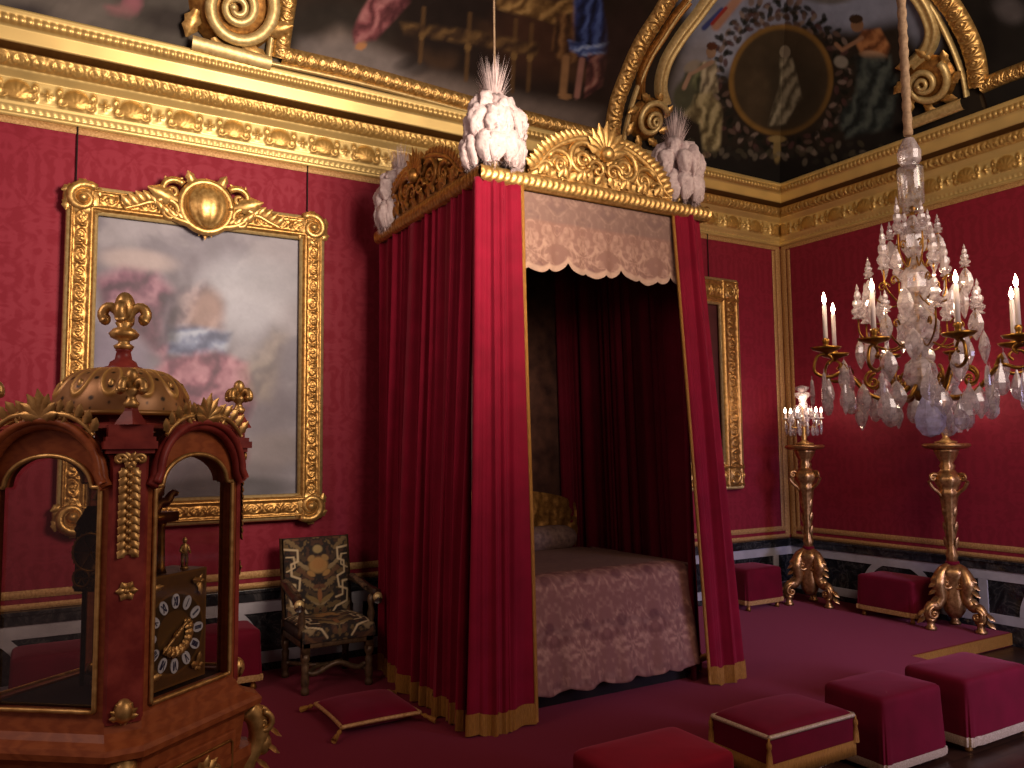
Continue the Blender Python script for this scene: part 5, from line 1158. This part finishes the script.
# little temple and automata above the movement
m = MB()
for x in (-.13, -.07, -.01):
    m.lathe([(0, zc+HH/2), (.02, zc+HH/2), (.014, zc+HH/2+.02), (.012, zc+HH/2+.16), (.02, zc+HH/2+.18), (0, zc+HH/2+.18)], 10, dp(x, 0, -.06)*np.array((1, 1, 0)))
V = [dp(x, HH/2+z, o) for z in (.18, .215) for x, o in ((-.15, -.02), (.03, -.02), (.03, -.14), (-.15, -.14))]; m.add(V, [(0, 1, 5, 4), (1, 2, 6, 5), (2, 3, 7, 6), (3, 0, 4, 7), (4, 5, 6, 7), (0, 3, 2, 1)])
V = [dp(x, HH/2+z, -.13) for x, z in ((-.15, 0), (.02, 0), (.02, .18), (-.15, .18))]; m.add(V, [(0, 1, 2, 3)])
part('temple_front', m, BRASS, clk)
m = MB(); b0 = dp(-.06, HH/2+.215, -.06)
m.tube(smoothpath([b0, b0+A3*.03+Zv*.03, b0+A3*.07+Zv*.035, b0+A3*.10+Zv*.065, b0+A3*.12+Zv*.06], 16), np.linspace(.028, .010, 16), 8); m.tube(smoothpath([b0-A3*.03, b0-A3*.04+Zv*.05, b0-A3*.02+Zv*.09], 12), np.linspace(.025, .012, 12), 8); leaf(m, b0+Zv*.03, A3*.6+Zv, N3, .08, .05, .6); part('bronze_group', m, BRONZE, clk)
fig_ = dp(.095, HH/2, -.05); m = MB()
m.lathe([(0, 0), (.016, 0), (.012, .008), (0, .01)], 10, fig_)
for s in (-1, 1): m.tube([fig_+A3*s*.010+Zv*.008, fig_+A3*s*.011+Zv*.03, fig_+A3*s*.007+Zv*.055], [.005, .006, .008], 8); m.tube([fig_+A3*s*.013+Zv*.082, fig_+A3*s*.022+Zv*.066, fig_+A3*s*.016+N3*.012+Zv*.056], [.006, .005, .004], 8)
m.tube([fig_+Zv*.05, fig_+Zv*.068, fig_+Zv*.085, fig_+Zv*.092], [.011, .010, .013, .005], 10); m.blob(fig_+Zv*.103, (.009, .009, .011), 10, 8); part('automaton_figure', m, GOLD, clk, label='tiny standing gilt figure')
# inner works seen through the left window
wc = np.array((CX-.03, CY+.0, 0.)); gd = np.array((-.606, -.795, 0.)); gs = np.array((.795, -.606, 0.))
def W_(u, z, o=0.): return wc+gs*u+gd*o+Zv*z
m = MB()
for o in (.05, -.05):
    V = [W_(u, z, o+e) for e in (0, .008) for u, z in ((-.09, 1.36), (.09, 1.36), (.09, 1.60), (.05, 1.66), (-.05, 1.66), (-.09, 1.60))]; m.add(V, [(0, 1, 2, 3, 4, 5), (11, 10, 9, 8, 7, 6)]+[(k, (k+1) % 6, 6+(k+1) % 6, 6+k) for k in range(6)])
for u, z in ((-.075, 1.38), (.075, 1.38), (-.075, 1.58), (.075, 1.58)): m.tube([W_(u, z, -.05), W_(u, z, .07)], .008, 8); m.blob(W_(u, z, .07), (.012,)*3, 8, 6)
m.lathe([(0, 1.02), (.05, 1.02), (.05, 1.04), (.03, 1.06), (.035, 1.20), (.02, 1.34), (0, 1.34)], 14, wc*np.array((1, 1, 0)))
for u in (-.09, .09): m.tube([W_(u, 1.02), W_(u, 1.36)], .008, 8)
part('movement_frame', m, BRONZE, clk)
m = MB()
for u, z, r_ in ((-.02, 1.50, .065), (.05, 1.43, .042), (-.05, 1.41, .03), (.04, 1.57, .035)):
    c = W_(u, z, .075); tt = np.linspace(0, 2*PI, 49); m.tube([c+gs*r_*math.cos(t)+Zv*r_*math.sin(t) for t in tt], .006, 6)
    for k in range(6): a = k*PI/3; m.tube([c, c+gs*r_*math.cos(a)+Zv*r_*math.sin(a)], .004, 5)
    for k in range(24): a = k*PI/12; m.blob(c+gs*(r_+.006)*math.cos(a)+Zv*(r_+.006)*math.sin(a), (.004,)*3, 6, 4)
m.tube([W_(.0, 1.36, .06), W_(.0, 1.12, .06)], .005, 6); m.blob(W_(0, 1.10, .06), (.03, .03, .03), 12, 8)
m.lathe([(0, 1.76), (.02, 1.755), (.045, 1.73), (.06, 1.69), (.062, 1.68), (0, 1.68)], 20, wc*np.array((1, 1, 0)))
part('gear_train', m, BRASS, clk)
part('case_floor', stack(MB(), [(.94, 1.0), (.94, 1.012)]), HOLE, clk, smooth=False)
# frieze panel, mask mount and corner scrolls of the pedestal
for (i0, i1), fr in (((0, 1), 1), ((6, 7), 1)):
    PQ = poly8(1.10); p, q = np.array(PQ[i0]), np.array(PQ[i1]); LL = np.linalg.norm(q-p); ux = (q-p)/LL; nn = np.array((ux[1], -ux[0])); FF = (p, ux, nn, LL); a3 = np.array((ux[0], ux[1], 0)); n3 = np.array((nn[0], nn[1], 0))
    for z0, z1 in ((.56, .82), (.30, .52)):
        V = [fp(FF, u, z, o) for o in (-.02, .012) for u, z in ((.06, z0), (LL-.06, z0), (LL-.06, z1), (.06, z1))]; m = MB().add(V, [(0, 1, 5, 4), (1, 2, 6, 5), (2, 3, 7, 6), (3, 0, 4, 7), (4, 5, 6, 7)]); dr = part('drawer', m, WOODC, clk, smooth=False, bevel=.006)
        m = MB(); e = [fp(FF, u, z, .014) for u, z in ((.085, z0+.03), (LL-.085, z0+.03), (LL-.085, z1-.03), (.085, z1-.03), (.085, z0+.03))]; m.tube(resample(np.array(e), 60), .005, 6); part('panel_bead', m, GOLDD, dr)
        m = MB(); c = fp(FF, LL/2, (z0+z1)/2+.03, .03); m.blob(c, (.03, .03, .042), 14, 10)
        for k in range(9): a = k*.7; leaf(m, c, math.cos(a)*a3+math.sin(a)*Zv, n3, .075, .04, .3)
        for s in (-1, 1): scroll(m, c+a3*s*.055-Zv*.01, a3*s, Zv, .04, 1.3, PI, -1, .012, leaves=False)
        part('mask_mount', m, GOLD, dr)
        m = MB(); m.lathe([(0, 0), (.016, .002), (.03, .02), (.034, .035), (.024, .052), (0, .056)], 14); R_ = np.stack([a3, Zv, n3], 1); m.xf(R_, fp(FF, LL/2+.02, (z0+z1)/2-.05, .012)); part('knob', m, GOLDP, dr)
for sx, yy in ((1, 0), (-1, 0), (0, -1), (0, 1)):
    d = np.array((sx, yy, 0), float); rr = (HX if sx else HY)*1.10; t3 = np.cross(Zv, d); m = MB(); c = CB+d*(rr-.01)
    p = smoothpath([c+Zv*.86, c+d*.035+Zv*.82, c+d*.045+Zv*.74, c+d*.0+Zv*.66, c-d*.005+Zv*.56, c+d*.03+Zv*.46, c+d*.06+Zv*.40], 40); m.tube(p, np.linspace(.042, .03, 40), 10)
    for s in (-1, 1): scroll(m, c+d*.055+t3*s*.028+Zv*.80, d, Zv, .045, 1.5, PI/2, -1, .013, leaves=False); scroll(m, c+d*.05+t3*s*.025+Zv*.42, d, Zv, .05, 1.4, PI, 1, .014, leaves=False)
    for k in range(2, 38, 5): leaf(m, p[k]+d*.02, d*.7-Zv, d, .09, .06, .6)
    m.blob(c+d*.06+Zv*.72, (.035, .035, .045), 12, 8); part('scroll_mount', m, GOLD, clk)

# ================================================================ crystal work
def drop_mesh(L, W, kind=0, n=7):
    """a cut pendant hanging from the origin down to -L"""
    prof = {0: [(.0, 0), (.09, -.04), (.14, -.14), (.36, -.36), (.5, -.62), (.46, -.80), (.26, -.95), (.0, -1.)],
            1: [(.0, 0), (.10, -.05), (.34, -.22), (.5, -.48), (.46, -.62), (.24, -.86), (.05, -1.), (0, -1.)],
            2: [(0, 0), (.14, -.06), (.22, -.3), (.26, -.6), (.2, -.88), (0, -1.)]}[kind]
    m = MB(); m.lathe([(r*W, z*L) for r, z in prof], n); v = m.v[0]; v[:, 1] *= .62 if kind < 2 else 1.
    m.tube([(0, 0, -.002), (0, 0, .018)], .0022, 5); return m
def spire_mesh(Hh, W):
    return MB().lathe([(0, 0), (.5*W, .02*Hh), (.3*W, .10*Hh), (.5*W, .16*Hh), (.55*W, .24*Hh), (.3*W, .32*Hh), (.42*W, .40*Hh), (.40*W, .50*Hh), (.2*W, .56*Hh), (.28*W, .64*Hh), (.22*W, .74*Hh), (.1*W, .8*Hh), (.14*W, .86*Hh), (0, Hh)], 7)
DM = {}
def hang(parent, p, L, W, kind=0, mat_=None, rot=0., name='crystal_drop'):
    key = (round(L, 3), round(W, 3), kind, (mat_ or CRYS).name)
    if key not in DM: me = drop_mesh(L, W, kind).mesh('crystal_drop', False); me.materials.append(mat_ or CRYS); DM[key] = me
    o = bpy.data.objects.new(name, DM[key]); COL.objects.link(o); o.parent = parent; o.location = np.array(p)-ROOT[parent.name]; o.rotation_euler = (0, 0, rot); ROOT[o.name] = ROOT[parent.name]; return o
def spire(parent, p, Hh, W):
    key = ('s', round(Hh, 3), round(W, 3))
    if key not in DM: me = spire_mesh(Hh, W).mesh('crystal_spire', False); me.materials.append(CRYS); DM[key] = me
    o = bpy.data.objects.new('crystal_spire', DM[key]); COL.objects.link(o); o.parent = parent; o.location = np.array(p)-ROOT[parent.name]; ROOT[o.name] = ROOT[parent.name]; return o

# ---- hanging chandelier
C0 = np.array((4.235, 2.70, 0.)); ch = thing('crystal_chandelier', 'large rock crystal chandelier with lit candles hanging at the right', 'chandelier', (C0[0], C0[1], 1.95))
view = math.atan2(-C0[1], -C0[0])            # direction from the chandelier towards the middle of the room
m = MB().lathe([(0, 2.12), (.03, 2.13), (.05, 2.18), (.02, 2.22), (.014, 2.6), (.014, 3.2), (.03, 3.22), (0, 3.24)], 12, C0); part('stem', m, BRASS, ch)
m = MB().lathe([(0, 2.16), (.06, 2.19), (.10, 2.26), (.085, 2.33), (.04, 2.37), (.05, 2.40), (.11, 2.47), (.12, 2.56), (.07, 2.63), (.035, 2.67), (.05, 2.70), (.085, 2.76), (.08, 2.84), (.04, 2.90), (.03, 2.93), (.07, 2.99), (.075, 3.06), (.04, 3.12), (.03, 3.16), (0, 3.2)], 10, C0); part('crystal_baluster', m, CRYS, ch, smooth=False)
m = MB().lathe([(0, 3.2), (.055, 3.205), (.05, 3.23), (.07, 3.25), (.075, 3.45), (.07, 3.46), (0, 3.46)], 20, C0); part('glass_sleeve', m, crystal('smoky_glass', (.62, .56, .54), .30), ch)
m = MB().lathe([(0, 3.46), (.04, 3.465), (.065, 3.50), (.068, 3.55), (.045, 3.60), (.03, 3.63), (0, 3.64)], 14, C0); part('crystal_ball', m, CRYS, ch, smooth=False)
NA = 8; RA = .53
for k in range(NA):
    a = view+math.radians(20.6+45*k); d = np.array((math.cos(a), math.sin(a), 0)); up = Zv
    zc_ = 2.44
    p = smoothpath([C0+d*.05+Zv*2.22, C0+d*.16+Zv*2.14, C0+d*.30+Zv*2.17, C0+d*.42+Zv*2.29, C0+d*.52+Zv*2.27, C0+d*.60+Zv*2.30, C0+d*.585+Zv*2.385, C0+d*.53+Zv*2.40, C0+d*.495+Zv*2.37, C0+d*.52+Zv*2.345], 60)
    m = MB().tube(p, np.linspace(.014, .008, 60), 7); scroll(m, C0+d*.27+Zv*2.24, -d, Zv, .06, 1.3, PI/2, 1, .010, leaves=False); leaf(m, C0+d*.42+Zv*2.29, d*.4+Zv, np.cross(d, Zv), .07, .04, .4)
    arm = part('arm', m, BRASS, ch)
    b = C0+d*RA
    m = MB().lathe([(0, 2.395), (.012, 2.398), (.02, 2.41), (.075, 2.425), (.088, 2.440), (.075, 2.436), (.02, 2.425), (.016, 2.46), (.022, 2.475), (.016, 2.49), (0, 2.49)], 20, b); part('drip_pan', m, BRASS, arm)
    m = MB().lathe([(0, 2.465), (.0135, 2.466), (.0125, 2.68), (.006, 2.686), (0, 2.687)], 12, b); part('candle', m, CANDLE, arm)
    m = MB().lathe([(0, 2.685), (.008, 2.695), (.0135, 2.712), (.008, 2.735), (0, 2.758)], 10, b); part('flame', m, FLAME, arm)
# wire cage with small crystals, in three tiers
rg = np.random.RandomState(5)
for (R_, z, n, hgt, w) in ((.33, 2.60, 8, .25, .075), (.26, 2.85, 6, .26, .07), (.13, 3.06, 6, .22, .06)):
    m = MB(); tops = []
    for k in range(n):
        a = view+2*PI*(k+.35)/n; d = np.array((math.cos(a), math.sin(a), 0)); p = smoothpath([C0+d*.03+Zv*(z-.12), C0+d*R_*.5+Zv*(z-.18), C0+d*R_*.95+Zv*(z-.10), C0+d*R_+Zv*z], 20); m.tube(p, .0055, 6); tops.append(C0+d*R_+Zv*z)
        scroll(m, C0+d*R_*.7+Zv*(z-.06), -d, Zv, .04, 1.2, 0, 1, .006, leaves=False)
    part('wire_branch', m, BRASS, ch)
    for i_, q in enumerate(tops):
        if i_ % 3 != 1: spire(ch, q, hgt*(1. if i_ % 2 else .82), w)
        else: hang(ch, q, .17, .09, 1, None, view+i_); spire(ch, q, hgt*.5, w*.8)
cnt = 0
def ringdrops(R_, z, n, L, W, kind, mt=None, ph=0., jit=.02):
    for k in range(n):
        a = view+2*PI*(k+ph)/n+rg.uniform(-.05, .05); q = C0+np.array((math.cos(a), math.sin(a), 0))*R_*rg.uniform(.95, 1.05)+Zv*(z+rg.uniform(-jit, jit)); hang(ch, q, L, W, kind, mt, a+PI/2)
ringdrops(.60, 2.26, 16, .17, .06, 2, None, .25, .05); ringdrops(.50, 2.24, 14, .17, .105, 0, None, .1, .06); ringdrops(.38, 2.19, 11, .17, .11, 1, None, .4, .06); ringdrops(.25, 2.14, 8, .17, .11, 0, None, .2, .05); ringdrops(.45, 2.36, 8, .17, .10, 1, None, .55, .04); ringdrops(.15, 2.12, 6, .15, .08, 1)
ringdrops(.33, 2.50, 8, .18, .10, 1, None, .85, .02); ringdrops(.25, 2.76, 6, .19, .09, 1, None, .8, .02); ringdrops(.40, 2.32, 4, .13, .07, 0, CRYSP, .3); ringdrops(.17, 2.98, 5, .15, .07, 1, None, .5)
dpz = hang(ch, C0+Zv*2.19+np.array((math.cos(view), math.sin(view), 0))*.36+np.array((.03, -.02, 0)), .27, .165, 0, CRYSV, view+PI/2, 'violet_pendant')
ch.location = (C0[0]+.017, C0[1]-.01, 1.95-.04); ch.scale = (.95, .95, 1)
dpz['label'] = 'large violet pendant at the bottom'
m = MB(); pts = [C0+np.array((.017, -.01, 0))+Zv*z for z in np.linspace(3.61, 7.4, 160)]; m.tube(pts, .024+.003*np.sin(np.arange(160)*1.9), 10); single('chandelier_cord', m, noisy('cord_sleeve', (136, 110, 84), (176, 146, 116), 50, .85, 0, .4, .004), 'thick pale cord sleeve from which the chandelier hangs', 'cord')

# ---- gilded torchere stands with crystal girandoles
def torchere(loc, label):
    t = thing('torchere_stand', label, 'stand', loc, 'gilded torchere stands'); o = np.array(loc, float)
    for k in range(3):
        a = 2*PI*k/3+.55; d = np.array((math.cos(a), math.sin(a), 0)); tn = np.cross(Zv, d)
        p = smoothpath([o+d*.03+Zv*.62, o+d*.11+Zv*.56, o+d*.15+Zv*.44, o+d*.13+Zv*.33, o+d*.18+Zv*.24, o+d*.24+Zv*.24, o+d*.28+Zv*.18, o+d*.26+Zv*.10, o+d*.21+Zv*.11], 50)
        m = MB().tube(p, np.concatenate([np.linspace(.045, .075, 15), np.linspace(.075, .05, 15), np.linspace(.05, .03, 20)]), 10)
        for s in (-1, 1): scroll(m, o+d*.23+tn*s*.035+Zv*.16, d, Zv, .07, 1.4, PI/2, -1, .022, leaves=False); scroll(m, o+d*.10+tn*s*.05+Zv*.46, d, Zv, .07, 1.3, PI, 1, .018, leaves=False)
        for j in range(3, 46, 5): leaf(m, p[j]+d*.03, d*.5-Zv*.7, d, .11, .08, .6)
        m.lathe([(0, 0), (.05, 0), (.055, .02), (.04, .035), (.03, .08), (.05, .11), (0, .12)], 10, o+d*.25); part('scroll_leg', m, GOLDT, t)
    m = MB().lathe([(0, .12), (.05, .12), (.09, .18), (.11, .28), (.085, .40), (.10, .50), (.13, .56), (.09, .62), (.05, .64), (0, .64)], 24, o, .06, 6); part('tripod_body', m, GOLDT, t)
    m = MB().lathe([(0, .63), (.06, .63), (.066, .65), (.06, .67), (0, .67)], 20, o); part('red_collar', m, VELVETD, t, label='red collar')
    m = MB().lathe([(0, .66), (.055, .66), (.05, .70), (.058, .73), (.042, .78), (.044, .9), (.052, .94), (.05, 1.05), (.07, 1.22), (.085, 1.33), (.10, 1.36), (.085, 1.38), (.105, 1.42), (.135, 1.48), (.12, 1.53), (.08, 1.56), (.06, 1.59), (.075, 1.62), (.055, 1.65), (.085, 1.70), (.11, 1.76), (.12, 1.79), (0, 1.79)], 28, o, .05, 8); part('shaft', m, GOLDT, t)
    m = MB()
    for k in range(3):
        a = 2*PI*k/3+.55; d = np.array((math.cos(a), math.sin(a), 0)); scroll(m, o+d*.15+Zv*1.50, d, Zv, .06, 1.5, PI*1.2, -1, .02, leaves=False); m.tube(smoothpath([o+d*.06+Zv*1.30, o+d*.11+Zv*1.36, o+d*.16+Zv*1.40, o+d*.20+Zv*1.47], 14), .018, 7)
        for z in (.80, .95, 1.1, 1.25): leaf(m, o+d*.05+Zv*z, Zv, d, .12, .06, .4)
    part('volute_handle', m, GOLDT, t)
    m = MB().lathe([(0, 1.785), (.16, 1.79), (.205, 1.805), (.222, 1.822), (.222, 1.838), (.20, 1.848), (0, 1.848)], 36, o); part('top_plate', m, GOLDT, t); return t
GOLDT = gold('gilding_of_the_stand', (150, 104, 62), (214, 168, 112), .36)
torchere((7.80, 6.42, 0), 'gilded torchere stand in the far corner under the lit girandole'); torchere((7.96, 4.80, 0), 'gilded torchere stand against the right wall below the chandelier')
def girandole(loc, label):
    t = thing('crystal_girandole', label, 'candelabrum', loc, 'lit crystal girandoles'); o = np.array(loc, float)
    m = MB().lathe([(0, 0), (.10, 0), (.105, .015), (.05, .03), (.025, .06), (.04, .10), (.025, .14), (.03, .18), (.02, .24), (.02, .44), (0, .45)], 20, o); part('foot', m, GOLD, t)
    m = MB().lathe([(0, .20), (.05, .22), (.07, .28), (.06, .33), (.03, .36), (.05, .40), (.06, .45), (.04, .50), (.05, .54), (.085, .57), (.09, .61), (.03, .62), (.075, .65), (.08, .68), (.02, .70), (0, .70)], 8, o); part('crystal_stem', m, CRYS, t, smooth=False)
    for k in range(6):
        a = PI/3*k+.4; d = np.array((math.cos(a), math.sin(a), 0)); p = smoothpath([o+d*.03+Zv*.22, o+d*.10+Zv*.20, o+d*.18+Zv*.24, o+d*.205+Zv*.30], 18); arm = part('arm', MB().tube(p, .008, 6), GOLD, t)
        m = MB().lathe([(0, .30), (.03, .305), (.032, .315), (.014, .318), (.013, .37), (0, .371)], 12, o+d*.205); part('candle_socket', m, CANDLE, arm)
        m = MB().lathe([(0, .37), (.014, .385), (.016, .40), (.008, .425), (0, .44)], 10, o+d*.205); part('flame', m, FLAMEW, arm)
        hang(t, o+d*.205+Zv*.29, .15, .05, 2); hang(t, o+d*.15+Zv*.24, .14, .07, 0); d2 = np.array((math.cos(a+.5), math.sin(a+.5), 0)); hang(t, o+d2*.20+Zv*.27, .16, .055, 2, None, a); hang(t, o+d2*.10+Zv*.44, .14, .08, 1, None, a); hang(t, o+d2*.17+Zv*.37, .14, .06, 0, None, a)
    return t
girandole((7.80, 6.42, 1.85), 'lit crystal girandole on the far corner stand'); girandole((7.96, 4.80, 1.85), 'lit crystal girandole on the right wall stand, half hidden by the chandelier')
# ================================================================ light
def area(name, loc, tgt, size, power, col, spread=180):
    l = bpy.data.lights.new(name, 'AREA'); l.energy = power; l.size = size; l.color = col; l.spread = math.radians(spread)
    o = bpy.data.objects.new(name, l); COL.objects.link(o); o.location = loc
    o.rotation_euler = (Vector(tgt)-Vector(loc)).to_track_quat('-Z', 'Y').to_euler(); return o
def point(name, loc, power, col, r=.03):
    l = bpy.data.lights.new(name, 'POINT'); l.energy = power; l.color = col; l.shadow_soft_size = r
    o = bpy.data.objects.new(name, l); COL.objects.link(o); o.location = loc; return o
area('room_light', (3.6, -1.2, 4.4), (3.4, 5.5, 2.6), 2.6, 102, (1, .80, .70))
area('left_fill', (-2.0, 3.0, 4.0), (2.6, 5.6, 1.8), 1.6, 20, (1, .76, .66), 120)  # added fill, no lamp there: lifts the left side of the bed curtains
area('right_light', (5.2, .6, 4.2), (7.6, 6.2, 4.4), 1.6, 50, (1, .82, .6), 120)
area('left_wall_fill', (2.45, 1.5, 3.7), (0.9, 7.1, 4.1), 1.5, 92, (1, .83, .66), 85)  # added fill, no real fitting: brightens the left wall and its cornice
area('window_light', (6.4, -1.3, 2.0), (6.2, 5.2, 0), 1.4, 34, (.62, .6, 1), 70)
w = bpy.data.worlds.new('world'); w.use_nodes = True; scene.world = w
bg = w.node_tree.nodes['Background']; bg.inputs[0].default_value = (.9, .55, .5, 1); bg.inputs[1].default_value = .17
scene.view_settings.view_transform = 'Filmic' if False else 'Standard'
scene.view_settings.exposure = 0; scene.view_settings.gamma = 1
scene.cycles.use_denoising = True
scene.cycles.max_bounces = 8; scene.cycles.transparent_max_bounces = 24; scene.cycles.sample_clamp_indirect = 4
scene.cycles.caustics_reflective = False; scene.cycles.caustics_refractive = False
for k in range(8):
    a = view+math.radians(20.6+45*k); point('candle_light', (C0[0]+RA*math.cos(a), C0[1]+RA*math.sin(a), 2.76), 2.5, (1, .72, .46), .02)
for x, y in ((7.80, 6.42), (8.02, 4.80)): point('girandole_light', (x-.05, y-.05, 2.36), 5, (1, .72, .5), .1)
